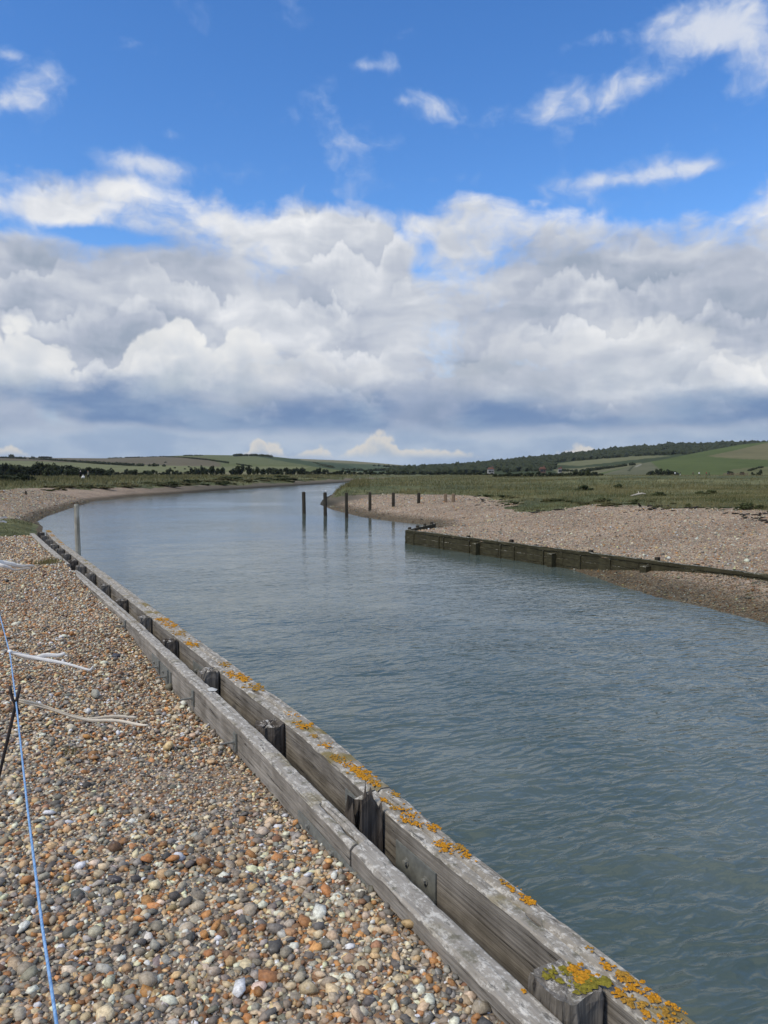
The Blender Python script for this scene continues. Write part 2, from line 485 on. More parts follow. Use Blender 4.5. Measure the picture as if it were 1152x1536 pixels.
# ------------------------------------------------------------------ ground materials
PEBBLE = [(0.00, (0.12, 0.115, 0.11)), (0.08, (0.20, 0.185, 0.165)), (0.20, (0.33, 0.29, 0.245)), (0.38, (0.45, 0.385, 0.31)), (0.54, (0.53, 0.41, 0.275)),
          (0.62, (0.37, 0.20, 0.095)), (0.72, (0.22, 0.135, 0.085)), (0.79, (0.62, 0.52, 0.40)), (0.90, (0.33, 0.315, 0.30)), (0.95, (0.76, 0.72, 0.66))]
def shingle_nodes(N, vec, gain=1.0):
    cell = N.voro(vec, 30.0, 'Color')
    r = N.sep(cell)
    c = N.ramp(r[0], PEBBLE, 'CONSTANT')
    cell2 = N.voro(vec, 11.0, 'Color')
    c2 = N.ramp(N.sep(cell2)[1], PEBBLE, 'CONSTANT')
    c = N.mix(0.30, c, c2)
    low = N.noise(vec, 0.45, 4, 0.6)
    c = N.mix(1.0, c, N.mix(N.smooth(low, 0.35, 0.65), (0.76 * gain, 0.70 * gain, 0.615 * gain), (0.98 * gain, 0.90 * gain, 0.79 * gain)), 'MULTIPLY')
    d = N.voro(vec, 30.0, 'Distance')
    d2 = N.voro(vec, 11.0, 'Distance')
    h = N.sub(1.0, N.add(N.mul(d, 0.9), N.mul(d2, 0.8)))
    return c, h
def grass_nodes(N, vec):
    a = N.noise(vec, 0.05, 4, 0.6)
    b = N.noise(vec, 0.7, 5, 0.65)
    f = N.noise(N.v('MULTIPLY', vec, (1.0, 0.45, 1.0)), 6.0, 5, 0.7)
    c = N.mix(N.smooth(a, 0.38, 0.62), (0.085, 0.102, 0.036), (0.185, 0.182, 0.078))
    c = N.mix(N.smooth(b, 0.40, 0.70), c, (0.050, 0.062, 0.024))
    d = N.noise(N.v('MULTIPLY', vec, (0.35, 1.0, 1.0)), 0.16, 4, 0.6)
    c = N.mix(N.mul(N.smooth(d, 0.50, 0.62), 0.75), c, (0.045, 0.055, 0.024))
    c = N.mix(N.smooth(f, 0.50, 0.75), c, (0.22, 0.20, 0.11))
    return c, N.add(b, f)
m_ground, N, b = material("river_plain", 0.9, 0.15)
P = pos(N)
sc_, sh_ = shingle_nodes(N, P, 1.0)
gc_, gh_ = grass_nodes(N, P)
brk = N.noise(P, 0.55, 6, 0.7)
gw = N.smooth(N.add(attrib(N, "turf"), N.mul(N.sub(brk, 0.5), 1.9)), 0.42, 0.56)
mudc = N.mix(N.noise(P, 1.5, 5, 0.6), (0.080, 0.068, 0.045), (0.165, 0.142, 0.100))
wet = N.smooth(N.sep(P)[2], 0.46, 0.12)
sc_ = N.mix(attrib(N, "mud"), sc_, mudc)
sc_ = N.mix(1.0, sc_, N.mix(wet, (1, 1, 1), (0.36, 0.37, 0.33)), 'MULTIPLY')
N.put(b.inputs['Base Color'], N.mix(gw, sc_, gc_))
bump(N, b, N.mix(gw, sh_, gh_), 0.9, 0.03)

m_shingle, N, b = material("shingle", 0.75, 0.3)
P = pos(N)
sc_, sh_ = shingle_nodes(N, P, 0.70)
N.put(b.inputs['Base Color'], sc_)
bump(N, b, sh_, 0.9, 0.02)

# ------------------------------------------------------------------ the plain (polar grid only sets how finely it is cut)
def build_ground():
    r = np.concatenate([np.geomspace(9.0, 450, 420), np.geomspace(470, 9000, 30)])
    th = np.linspace(-0.86, 0.86, 420)
    RR, TT = np.meshgrid(r, th, indexing='ij')
    X, Y = RR * np.sin(TT), RR * np.cos(TT)
    Z, G, M = land(X, Y)
    me = mesh_np("river_plain", np.stack([X, Y, Z], -1).reshape(-1, 3), grid_faces(*X.shape)[:, ::-1])
    attr(me, "turf", G.ravel())
    attr(me, "mud", M.ravel())
    o = obj("ground", me, m_ground)
    tag(o, "flat river plain of shingle banks and rough marsh grass", kind="structure")
    return o
build_ground()

# ------------------------------------------------------------------ river
m_water, N, b = material("river_water", 0.07, 0.5)
P = pos(N)
b.inputs['IOR'].default_value = 1.333
tint = N.noise(P, 0.35, 3, 0.5)
N.put(b.inputs['Base Color'], N.mix(N.smooth(tint, 0.35, 0.65), (0.068, 0.096, 0.083), (0.108, 0.136, 0.118)))
px_, py_, pz_ = N.sep(P)
flow = N.comb(N.add(N.mul(px_, 0.82), N.mul(py_, 0.35)), N.add(N.mul(px_, -0.45), N.mul(py_, 1.15)), 0.0)
fw = N.v('ADD', flow, N.v('SCALE', N.v('SUBTRACT', N.noise(flow, 1.1, 3, 0.5, out=1), (0.5, 0.5, 0.5)), scale=0.55))
w1 = N.noise(fw, 1.9, 2, 0.4)
w2 = N.noise(N.v('MULTIPLY', fw, (1.0, 1.7, 1.0)), 4.8, 2, 0.45)
rid = N.m('ABSOLUTE', N.sub(N.noise(fw, 1.5, 2, 0.4), 0.5))
rid2 = N.m('ABSOLUTE', N.sub(N.noise(N.v('MULTIPLY', fw, (0.9, 1.5, 1.0)), 2.8, 2.5, 0.42), 0.5))
calm = N.noise(P, 0.06, 3, 0.5)
lee = N.m('MULTIPLY', N.add(0.11, N.mul(N.m('EXPONENT', N.mul(py_, -1 / 10.0)), 1.7)), N.smooth(calm, 0.34, 0.62, 0.35, 1.15))
hgt = N.mul(N.add(N.add(N.mul(w1, 0.55), N.mul(w2, 0.42)), N.add(N.mul(rid, -0.70), N.mul(rid2, -1.05))), lee)
bump(N, b, hgt, 1.0, 0.085)

def build_river():
    r = np.concatenate([np.geomspace(1.0, 60, 520), np.geomspace(60.5, 460, 60)])
    th = np.linspace(-0.80, 0.75, 520)
    RR, TT = np.meshgrid(r, th, indexing='ij')
    X, Y = RR * np.sin(TT), RR * np.cos(TT)
    u, v = 0.82 * X + 0.35 * Y, -0.45 * X + 1.15 * Y
    wx = fbm(X, Y, 0.9, 3, 31) * 0.9
    wy = fbm(X, Y, 0.9, 3, 37) * 0.9
    a = fbm(u + wx, v + wy, 0.55, 4, 41)
    c = np.abs(fbm(u + wx, v * 1.3 + wy, 1.0, 4, 45))
    amp = np.interp(Y, [0, 4, 9, 20, 45, 120], [0.85, 0.75, 0.42, 0.14, 0.05, 0.02])
    Z = (0.20 * a - 0.16 * c + 0.02) * amp
    me = mesh_np("river_surface", np.stack([X, Y, Z], -1).reshape(-1, 3), grid_faces(*X.shape)[:, ::-1])
    tag(obj("river", me, m_water), "rippled grey green tidal river between timber walls", kind="structure")
build_river()

# ------------------------------------------------------------------ near shingle bank
def build_beach():
    s = np.concatenate([np.arange(-1.5, 9, 0.06), np.arange(9, 27.5, 0.14)])
    n = np.concatenate([np.arange(-22, -4, 0.5), np.arange(-4, 0.6, 0.12), np.arange(0.6, 1.72, 0.028)])
    S, Nn = np.meshgrid(s, n, indexing='ij')
    X, Y = S * TV[0] + Nn * NV[0], S * TV[1] + Nn * NV[1]
    Z = near_z(X, Y)
    me = mesh_np("shingle_bank", np.stack([X, Y, Z], -1).reshape(-1, 3), grid_faces(*X.shape)[:, ::-1])
    o = obj("shingle_beach", me, m_shingle)
    return tag(o, "bank of mixed brown, grey and white flint pebbles held by timbers", kind="structure")
beach = build_beach()

def ico(sub):
    bm = bmesh.new()
    bmesh.ops.create_icosphere(bm, subdivisions=sub, radius=1.0)
    v = np.array([q.co[:] for q in bm.verts])
    f = np.array([[q.index for q in p.verts] for p in bm.faces])
    bm.free()
    return v, f
ICO1, ICO2 = ico(1), ico(2)
OCT = (np.array([(1, 0, 0), (-1, 0, 0), (0, 1, 0), (0, -1, 0), (0, 0, 1), (0, 0, -1)], float),
       np.array([(0, 2, 4), (2, 1, 4), (1, 3, 4), (3, 0, 4), (2, 0, 5), (1, 2, 5), (3, 1, 5), (0, 3, 5)]))
def pebble_variants(tmpl, k, rough):
    out = []
    v, f = tmpl
    for i in range(k):
        q = np.array([[mnoise.noise(Vector(p * 1.1) + Vector((i * 7.1, 3.3, 9.0))), 0, 0][0] for p in v])
        q2 = np.array([mnoise.noise(Vector(p * 2.3) + Vector((i * 3.7, 1.3, 2.0))) for p in v])
        w = v * (1 + rough * q[:, None] + 0.35 * rough * q2[:, None])
        for _c in range((0, 2, 1, 3)[i % 4]):    # broken flints: cut flat on some sides
            nrm = rng.normal(size=3); nrm /= np.linalg.norm(nrm)
            d = w @ nrm
            w = w - np.clip(d - 0.38, 0, None)[:, None] * nrm
        w = w * np.array([1.0, rng.uniform(0.62, 0.92), rng.uniform(0.42, 0.68)])
        out.append(w)
    return out
PCOL = np.array([(0.105, 0.11, 0.12), (0.15, 0.15, 0.15), (0.20, 0.195, 0.185), (0.27, 0.26, 0.24), (0.34, 0.32, 0.29), (0.42, 0.36, 0.28), (0.46, 0.35, 0.22),
                 (0.38, 0.205, 0.09), (0.30, 0.165, 0.08), (0.21, 0.13, 0.085), (0.55, 0.48, 0.38), (0.60, 0.56, 0.50), (0.74, 0.72, 0.68), (0.25, 0.26, 0.275), (0.33, 0.335, 0.33)])
PWT_BIG = np.array([9, 9, 9, 9, 8, 11, 10, 7, 7, 6, 8, 5, 3, 5, 6], float)
PWT_SMALL = np.array([5, 5, 6, 8, 8, 14, 11, 7, 9, 10, 9, 6, 4, 3, 4], float)
def pebble_colors(k, wt):
    c = PCOL[rng.choice(len(PCOL), size=k, p=wt / wt.sum())]
    return np.clip(c * np.array([1.24, 1.12, 0.90]) * np.exp(rng.normal(-0.03, 0.27, size=(k, 1))) * rng.normal(1, 0.03, size=(k, 3)), 0.03, 0.70)
def rot_mats(k, tilt):
    yaw = rng.uniform(0, 2 * np.pi, k)
    ax = rng.uniform(0, 2 * np.pi, k)
    t = np.abs(rng.normal(0, tilt, k))
    cy, sy = np.cos(yaw), np.sin(yaw)
    Y = np.zeros((k, 3, 3)); Y[:, 0, 0] = cy; Y[:, 0, 1] = -sy; Y[:, 1, 0] = sy; Y[:, 1, 1] = cy; Y[:, 2, 2] = 1
    ux, uy = np.cos(ax), np.sin(ax)
    ct, st = np.cos(t), np.sin(t)
    A = np.zeros((k, 3, 3))
    A[:, 0, 0] = ct + ux * ux * (1 - ct); A[:, 0, 1] = ux * uy * (1 - ct); A[:, 0, 2] = uy * st
    A[:, 1, 0] = ux * uy * (1 - ct); A[:, 1, 1] = ct + uy * uy * (1 - ct); A[:, 1, 2] = -ux * st
    A[:, 2, 0] = -uy * st; A[:, 2, 1] = ux * st; A[:, 2, 2] = ct
    return A @ Y
def pebble_mesh(name, P, size, rots, cols, variants, faces):
    vs, fs, cs = [], [], []
    which = rng.integers(0, len(variants), len(P))
    base = 0
    for i, va in enumerate(variants):
        k = np.where(which == i)[0]
        if not len(k): continue
        v = np.einsum('kij,vj->kvi', rots[k], va) * size[k][:, None, None] + P[k][:, None, :]
        nv = len(va)
        vs.append(v.reshape(-1, 3))
        fs.append((faces[None] + (base + np.arange(len(k)) * nv)[:, None, None]).reshape(-1, 3))
        cs.append(np.repeat(cols[k], nv, axis=0))
        base += len(k) * nv
    me = mesh_np(name, np.concatenate(vs), np.concatenate(fs))
    attr(me, "tone", np.concatenate(cs), 'FLOAT_COLOR')
    return me
def pebble_mat(name, single):
    m, N, b = material(name, 0.55, 0.35)
    if single:
        c = N.new('ShaderNodeObjectInfo').outputs['Color']
    else:
        c = attrib(N, "tone", 'Color')
    P = pos(N)
    n1 = N.noise(P, 95, 4, 0.65)
    n2 = N.noise(P, 38, 3, 0.6)
    c = N.mix(1.0, c, N.mix(N.smooth(n1, 0.3, 0.7), (0.72, 0.70, 0.68), (1.22, 1.22, 1.22)), 'MULTIPLY')
    c = N.mix(N.mul(N.smooth(n2, 0.60, 0.72), 0.55), c, (0.52, 0.50, 0.46))     # chalky rind on the flints
    N.put(b.inputs['Base Color'], c)
    N.put(b.inputs['Roughness'], N.lin(n1, 0.3, 0.7, 0.42, 0.75))
    bump(N, b, n1, 0.25, 0.004)
    return m
m_peb_s, m_peb = pebble_mat("flint_pebble", True), pebble_mat("flint_pebbles", False)
def in_view_left(x, y, pad=0.12):
    s = x * TV[0] + y * TV[1]
    n = x * NV[0] + y * NV[1]
    return (n < f_il(s) - 0.004) & (x > -0.525 * y - pad) & (x < 0.525 * y + pad)
def jitter_grid(x0, x1, y0, y1, cell):
    gx, gy = np.arange(x0, x1, cell), np.arange(y0, y1, cell)
    X, Y = np.meshgrid(gx, gy)
    X = X + rng.uniform(-0.5, 0.5, X.shape) * cell
    Y = Y + rng.uniform(-0.5, 0.5, Y.shape) * cell
    X, Y = X.ravel(), Y.ravel()
    k = in_view_left(X, Y)
    return X[k], Y[k]

def build_pebbles():
    va1 = pebble_variants(ICO1, 14, 0.42)
    # --- the stones close by
    parts = []
    for cell, med, sig, lift, y0, y1 in ((0.0210, 0.0140, 0.28, 0.12, 1.55, 4.6), (0.026, 0.0158, 0.38, 0.60, 1.55, 4.6), (0.075, 0.0240, 0.26, 0.8, 1.55, 4.4), (0.016, 0.0085, 0.3, 0.9, 1.55, 3.6)):
        X, Y = jitter_grid(-2.7, 1.2, y0, y1, cell)
        sz = med * np.exp(rng.normal(0, sig, len(X))) * np.interp(Y, [3.2, 4.6], [1.0, 0.80])
        k = rng.random(len(X)) < {0.0210: 1.0, 0.026: 0.62, 0.075: 0.55, 0.016: 0.34}[cell]
        if cell > 0.02:
            fine = sst(X * NV[0] + Y * NV[1], 0.1, 1.0) * sst(Y, 3.1, 4.2)       # finer stuff in the hollow by the timber
            sz = sz * (1 - 0.4 * fine)
        sz = np.clip(sz, 0.005, 0.038)
        Z = near_z(X, Y) + sz * (lift - 0.25) * 0.55 + rng.uniform(-0.2, 0.25, len(X)) * sz
        parts.append(np.stack([X, Y, Z, sz, np.full(len(X), lift)], 1)[k])
    A = np.concatenate(parts)
    vis = (A[:, 1] > 1.95) & (A[:, 4] > 0.3) & (np.abs(A[:, 0]) < 0.50 * A[:, 1])
    s_ = A[:, 0] * TV[0] + A[:, 1] * TV[1]
    vis &= (A[:, 0] * NV[0] + A[:, 1] * NV[1]) < f_il(s_) - 0.05
    show = np.where(vis, A[:, 3] / A[:, 1], 0)
    order = np.argsort(-show)
    big, rest = order[:300], order[300:]
    print("near pebbles", len(A))
    meshes = []
    for i, v in enumerate(pebble_variants(ICO1, 20, 0.42)):
        me = mesh_np("pebble", v, ICO1[1])
        me.materials.append(m_peb_s)
        meshes.append(me)
    cb = pebble_colors(300, PWT_BIG)
    for j, i in enumerate(big):
        o = bpy.data.objects.new("pebble", meshes[j % len(meshes)])
        o.location = A[i, :3]
        o.scale = (A[i, 3],) * 3
        o.rotation_euler = (rng.normal(0, 0.3), rng.normal(0, 0.3), rng.uniform(0, 6.28))
        o.color = (*cb[j], 1)
        link(o, beach)
    q = A[rest]
    me = pebble_mesh("pebbles", q[:, :3], q[:, 3], rot_mats(len(q), 0.35), pebble_colors(len(q), PWT_BIG), va1, ICO1[1])
    tag(obj("pebbles", me, m_peb, beach), kind="stuff")
    # --- middle distance, smaller and browner
    v0 = ico(1)
    bm = bmesh.new(); bmesh.ops.create_icosphere(bm, subdivisions=1, radius=1.0); bm.free()
    t = (1 + 5 ** 0.5) / 2
    V12 = np.array([(-1, t, 0), (1, t, 0), (-1, -t, 0), (1, -t, 0), (0, -1, t), (0, 1, t), (0, -1, -t), (0, 1, -t), (t, 0, -1), (t, 0, 1), (-t, 0, -1), (-t, 0, 1)], float)
    V12 /= np.linalg.norm(V12[0])
    F20 = np.array([(0, 11, 5), (0, 5, 1), (0, 1, 7), (0, 7, 10), (0, 10, 11), (1, 5, 9), (5, 11, 4), (11, 10, 2), (10, 7, 6), (7, 1, 8), (3, 9, 4), (3, 4, 2), (3, 2, 6), (3, 6, 8), (3, 8, 9), (4, 9, 5), (2, 4, 11), (6, 2, 10), (8, 6, 7), (9, 8, 1)])
    va2 = pebble_variants((V12, F20), 12, 0.40)
    X, Y = jitter_grid(-5.0, 0.3, 4.2, 8.6, 0.0185)
    k = rng.random(len(X)) < np.interp(Y, [4.2, 4.8], [0.35, 1.0])
    X, Y = X[k], Y[k]
    sz = 0.0118 * np.exp(rng.normal(0, 0.36, len(X))) * np.interp(Y, [4.2, 5.5], [1.1, 1.0])
    sz = np.where(rng.random(len(X)) < 0.012, sz * 2.0, sz)
    Z = near_z(X, Y) + rng.uniform(-0.2, 0.75, len(X)) * sz
    print("mid pebbles", len(X))
    me = pebble_mesh("small_pebbles", np.stack([X, Y, Z], 1), sz, rot_mats(len(X), 0.4), pebble_colors(len(X), PWT_SMALL), va2, F20)
    tag(obj("small_pebbles", me, m_peb, beach), kind="stuff")
    # --- up to the end of the timbers
    va3 = pebble_variants(OCT, 8, 0.3)
    X, Y = jitter_grid(-12.5, -1.5, 8.4, 20.0, 0.029)
    sz = 0.0155 * np.exp(rng.normal(0, 0.35, len(X))) * np.interp(Y, [8, 12, 20], [1.0, 1.2, 1.5])
    k = rng.random(len(X)) < np.interp(Y, [8, 13, 20], [1, 0.8, 0.45])
    X, Y, sz = X[k], Y[k], sz[k]
    Z = near_z(X, Y) + rng.uniform(-0.1, 0.6, len(X)) * sz
    print("far pebbles", len(X))
    me = pebble_mesh("gravel", np.stack([X, Y, Z], 1), sz, rot_mats(len(X), 0.4), pebble_colors(len(X), PWT_SMALL), va3, OCT[1])
    tag(obj("gravel", me, m_peb, beach), kind="stuff")
build_pebbles()

# ------------------------------------------------------------------ timber materials
def timber_mat(name, axis, dark, light, top=None, moss=0.0, wetline=None):
    """weathered wood; grain runs along the local axis (0 = x, 2 = z)"""
    m, N, b = material(name, 0.85, 0.2)
    O = ocoord(N)
    st = [46.0, 46.0, 46.0]; st[axis] = 1.7
    g = N.noise(N.v('MULTIPLY', O, tuple(st)), 1.0, 6, 0.62, dist=0.4)
    st2 = [130.0, 130.0, 130.0]; st2[axis] = 4.0
    g2 = N.noise(N.v('MULTIPLY', O, tuple(st2)), 1.0, 4, 0.6)
    blot = N.noise(O, 5.0, 5, 0.6)
    c = N.mix(N.lin(N.add(N.mul(g, 0.6), N.mul(g2, 0.4)), 0.34, 0.64), dark, light)
    c = N.mix(1.0, c, N.mix(N.smooth(blot, 0.3, 0.7), (0.70, 0.69, 0.67), (1.16, 1.17, 1.18)), 'MULTIPLY')
    crack = N.smooth(g, 0.385, 0.325)
    c = N.mix(N.mul(crack, 0.85), c, (0.025, 0.023, 0.02))
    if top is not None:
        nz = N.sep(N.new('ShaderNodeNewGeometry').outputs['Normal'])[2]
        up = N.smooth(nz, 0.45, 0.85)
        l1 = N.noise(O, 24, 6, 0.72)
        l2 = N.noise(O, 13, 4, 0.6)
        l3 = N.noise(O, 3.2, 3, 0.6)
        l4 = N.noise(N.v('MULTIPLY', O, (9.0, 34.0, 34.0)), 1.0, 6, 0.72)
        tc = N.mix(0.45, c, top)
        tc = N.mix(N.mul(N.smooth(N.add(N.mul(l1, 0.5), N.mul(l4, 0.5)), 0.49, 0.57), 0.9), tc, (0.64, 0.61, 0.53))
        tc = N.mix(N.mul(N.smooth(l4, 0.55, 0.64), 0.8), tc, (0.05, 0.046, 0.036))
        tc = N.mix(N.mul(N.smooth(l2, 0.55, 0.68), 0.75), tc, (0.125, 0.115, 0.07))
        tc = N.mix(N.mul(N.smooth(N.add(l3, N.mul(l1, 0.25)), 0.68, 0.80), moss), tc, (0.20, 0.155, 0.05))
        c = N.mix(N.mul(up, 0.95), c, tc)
    N.put(b.inputs['Base Color'], c)
    bump(N, b, N.sub(N.add(N.mul(g, 0.8), N.mul(g2, 0.35)), N.mul(crack, 0.6)), 0.8, 0.008)
    return m
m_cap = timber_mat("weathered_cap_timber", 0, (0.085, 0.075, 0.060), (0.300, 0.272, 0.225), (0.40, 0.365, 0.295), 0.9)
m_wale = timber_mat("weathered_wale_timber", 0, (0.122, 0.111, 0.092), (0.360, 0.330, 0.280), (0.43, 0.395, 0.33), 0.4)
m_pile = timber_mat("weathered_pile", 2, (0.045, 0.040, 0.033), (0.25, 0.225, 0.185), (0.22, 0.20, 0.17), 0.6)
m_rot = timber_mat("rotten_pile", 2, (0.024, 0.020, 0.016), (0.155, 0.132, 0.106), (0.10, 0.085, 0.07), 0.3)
m_dkpost = timber_mat("dark_post", 2, (0.020, 0.018, 0.013), (0.072, 0.062, 0.044))
m_palepost = timber_mat("pale_post", 2, (0.24, 0.23, 0.18), (0.46, 0.44, 0.36))
m_slime = timber_mat("algae_timber", 0, (0.020, 0.019, 0.010), (0.075, 0.068, 0.036), (0.075, 0.078, 0.035), 0.4)
m_steel = plain("painted_steel", (0.17, 0.175, 0.155), 0.55, 0.4, 0.25, 30, 0.002)
m_rust = plain("bolt_steel", (0.20, 0.20, 0.175), 0.6, 0.4, 0.35, 60, 0.002)

ANG = math.atan2(TV[1], TV[0])
root = empty("timber_revetment", (*plan(1.2, 1.5), 1.0))
tag(root, "long double timber wall with piles between its beams, orange lichen on top", "revetment")
def rpart(name, me, mat, s, n, z, rz=ANG, parent=root, root_=root):
    p = plan(s, n)
    o = obj(name, me, mat, parent)
    o.location = Vector((p[0], p[1], z)) - root_.location
    o.rotation_euler = (0, 0, rz)
    return o
def beam_mesh(name, s0, s1, fa, fb, zt, zb, step=0.05, crack=None, seed=0, wear=0.005):
    """a squared timber from s0 to s1 between the edges fa (landward) and fb (water side); local x runs along it"""
    ss = np.arange(s0, s1 + step * 0.5, step)
    ss[-1] = s1
    nref = float(fa(s0))
    nt = 9
    rows = []
    for s in ss:
        a, b_ = float(fa(s)), float(fb(s))
        w = b_ - a
        e1 = 0.006 + 0.010 * abs(fbm(s, 0.3, 2.2, 3, seed + 1)) + 0.030 * max(0, fbm(s, 0.3, 9.0, 3, seed + 2))
        e2 = 0.006 + 0.010 * abs(fbm(s, 9.3, 2.2, 3, seed + 3)) + 0.030 * max(0, fbm(s, 0.3, 9.0, 3, seed + 4))
        sec = [(a, zb), (a + 0.002 * fbm(s, 1, 6, 2, seed), (zt * 2 + zb) / 3), (a, zt - e1 * 1.2)]
        for i in range(nt):
            f = i / (nt - 1)
            nn = a + e1 + (w - e1 - e2) * f
            z = zt + wear * fbm(s * 2.2, nn * 30, 1.5, 3, seed + 6) - 0.003 * abs(2 * f - 1)
            if crack is not None:
                cpos = crack + 0.10 * fbm(s, 5, 1.2, 4, seed + 9)
                dd = abs(f - cpos) * (nt - 1)
                if dd < 0.5:
                    z -= 0.016
                    nn = a + e1 + (w - e1 - e2) * cpos
            sec.append((nn, z))
        sec += [(b_, zt - e2 * 1.2), (b_, (zt + zb) / 2), (b_, zb)]
        rows.append([(s - s0, -(p[0] - nref), p[1] - zt) for p in sec])
    k = len(rows[0])
    V = np.array(rows).reshape(-1, 3)
    F = []
    for r in range(len(rows) - 1):
        for i in range(k):
            j = (i + 1) % k
            F.append((r * k + i, r * k + j, (r + 1) * k + j, (r + 1) * k + i))
    F.append(tuple(range(k))[::-1])
    F.append(tuple((len(rows) - 1) * k + i for i in range(k)))
    me = mesh_py(name, V, F, False)
    return me, nref
def beam(name, s0, s1, fa, fb, zt, zb, mat, **kw):
    me, nref = beam_mesh(name, s0, s1, fa, fb, zt, zb, **kw)
    return rpart(name, me, mat, s0, nref, zt)
ZC, ZI = 1.70, 1.68
g_ = 0.004
for i, (a, c) in enumerate([(0.3, 3.06), (3.07, 7.75), (7.755, 12.6), (12.605, 17.3), (17.305, 20.9)]):
    beam("capping_beam", a, c, f_ol, f_ow, ZC + 0.002 * (i % 2), 1.40, m_cap, crack=(0.46 if i < 2 else 0.6), seed=20 * i, step=0.03 if i < 2 else 0.07)
    beam("lower_beam", a, c, lambda s: f_ol(s) - 0.03, lambda s: f_ow(s) - 0.03, 1.385, 1.12, m_cap, seed=20 * i + 5, step=0.25)
fm = lambda s: (f_il(s) + f_iw(s)) / 2
lap = (2.68, 3.13)
beam("inner_beam", 0.3, lap[1], lambda s: f_il(s) if s < lap[0] else fm(s) + 0.003, f_iw, ZI, 1.36, m_wale, seed=101, step=0.03)
beam("inner_beam", lap[0] + 0.008, 7.4, f_il, lambda s: f_iw(s) if s > lap[1] + 0.006 else fm(s) - 0.003, ZI - 0.002, 1.36, m_wale, seed=121, step=0.03)
beam("inner_beam", 7.406, 12.5, f_il, f_iw, ZI, 1.36, m_wale, seed=141, step=0.05, crack=0.5)
beam("inner_beam", 13.4, 20.6, f_il, f_iw, ZI, 1.36, m_wale, seed=161, step=0.08)

# piles standing between the beams
def pile_mesh(seed, w, d, h, split=False, round_=0.35, flat=1.0):
    r2 = np.random.default_rng(seed)
    k = 28
    sec = []
    for i in range(k):
        a = 2 * math.pi * i / k
        c, s = math.cos(a), math.sin(a)
        e = 2.0 / (2.0 + 5.0 * (1 - round_))
        x, y = math.copysign(abs(c) ** e, c), math.copysign(abs(s) ** e, s)
        j = 1 + 0.045 * r2.normal()
        sec.append((x * w / 2 * j, y * d / 2 * j))
    zs = [-h, -h * 0.4, -0.12, -0.05, -0.022, 0.0]
    V, F = [], []
    tops = 0.010 * flat * r2.normal(size=k)
    if split:
        tops = 0.055 * (np.sin(np.arange(k) * 0.9 + seed) + 0.8 * r2.normal(size=k)) - 0.02
    tops = np.convolve(np.r_[tops[-1], tops, tops[0]], [0.25, 0.5, 0.25] if not split else [0.1, 0.8, 0.1], 'valid')
    for zi, z in enumerate(zs):
        sc = 1.0 - (0.05 if z == 0.0 else 0) - 0.02 * (zi == 4)
        for i, (x, y) in enumerate(sec):
            zz = z + (tops[i] if z > -0.06 else 0)
            if z == 0.0: zz = max(zz, -0.3)
            V.append((x * sc + 0.002 * r2.normal(), y * sc + 0.002 * r2.normal(), zz))
    nr = len(zs)
    for r in range(nr - 1):
        for i in range(k):
            j = (i + 1) % k
            F.append((r * k + i, r * k + j, (r + 1) * k + j, (r + 1) * k + i))
    lastring = [(nr - 1) * k + i for i in range(k)]
    for sc, drop in ((0.7, 0.004), (0.38, 0.0)):
        ring = []
        for i, (x, y) in enumerate(sec):
            V.append((x * sc * (1 + 0.05 * r2.normal()), y * sc * (1 + 0.05 * r2.normal()), tops[i] * (0.75 if not split else 0.5) - drop + (0.008 * flat if not split else 0.045) * r2.normal() - (0.05 if split else 0)))
            ring.append(len(V) - 1)
        for i in range(k):
            j = (i + 1) % k
            F.append((lastring[i], lastring[j], ring[j], ring[i]))
        lastring = ring
    V.append((0, 0, -0.004 - (0.09 if split else 0)))
    for i in range(k):
        F.append((lastring[i], lastring[(i + 1) % k], len(V) - 1))
    return mesh_py("pile", V, F, False)
PILES = [(1.60, 0.158, 0), (2.93, 0.150, 2), (4.23, 0.150, 1), (5.55, 0.142, 0), (6.81, 0.140, 1), (7.92, 0.145, 0), (9.22, 0.140, 1), (10.5, 0.14, 0), (11.75, 0.14, 0), (12.8, 0.145, 0),
         (13.8, 0.15, 1), (14.8, 0.15, 0), (15.8, 0.15, 0), (16.85, 0.15, 0), (18.0, 0.15, 0), (19.2, 0.15, 0), (20.6, 0.17, 1)]
for i, (s, w, kind) in enumerate(PILES):
    gap0, gap1 = float(f_iw(s)), float(f_ol(s))
    nmid = gap1 - w / 2 - 0.004
    top = 1.705 if kind == 0 else (1.69 if kind == 1 else 1.70)
    if i == 0: top, nmid = 1.715, gap1 - w / 2 - 0.003
    o = rpart("pile", pile_mesh(50 + i, w * (1.15 if i == 0 else 1.05), min(w, gap1 - gap0 - 0.012), 1.9, split=(kind == 2), round_=0.42 if i == 0 else 0.3, flat=0.3 if i == 0 else 0.8), m_rot if kind >= 1 else m_pile, s, (gap0 + gap1) / 2, top)
    if kind == 2: o["label"] = "splintered, half rotten pile top"
# boards driven behind the cap, water side
bme = None
for i in range(88):
    s = 0.42 + i * 0.2325
    if bme is None:
        bme = mesh_py("sheet_board", [(x, y, z) for x in (0, 0.222) for y in (-0.028, 0.028) for z in (-2.2, 0)], [(0, 1, 3, 2), (4, 6, 7, 5), (0, 4, 5, 1), (2, 3, 7, 6), (1, 5, 7, 3), (0, 2, 6, 4)])
    rpart("sheet_board", bme, m_slime, s, float(f_ow(s)) - 0.065, 1.115)

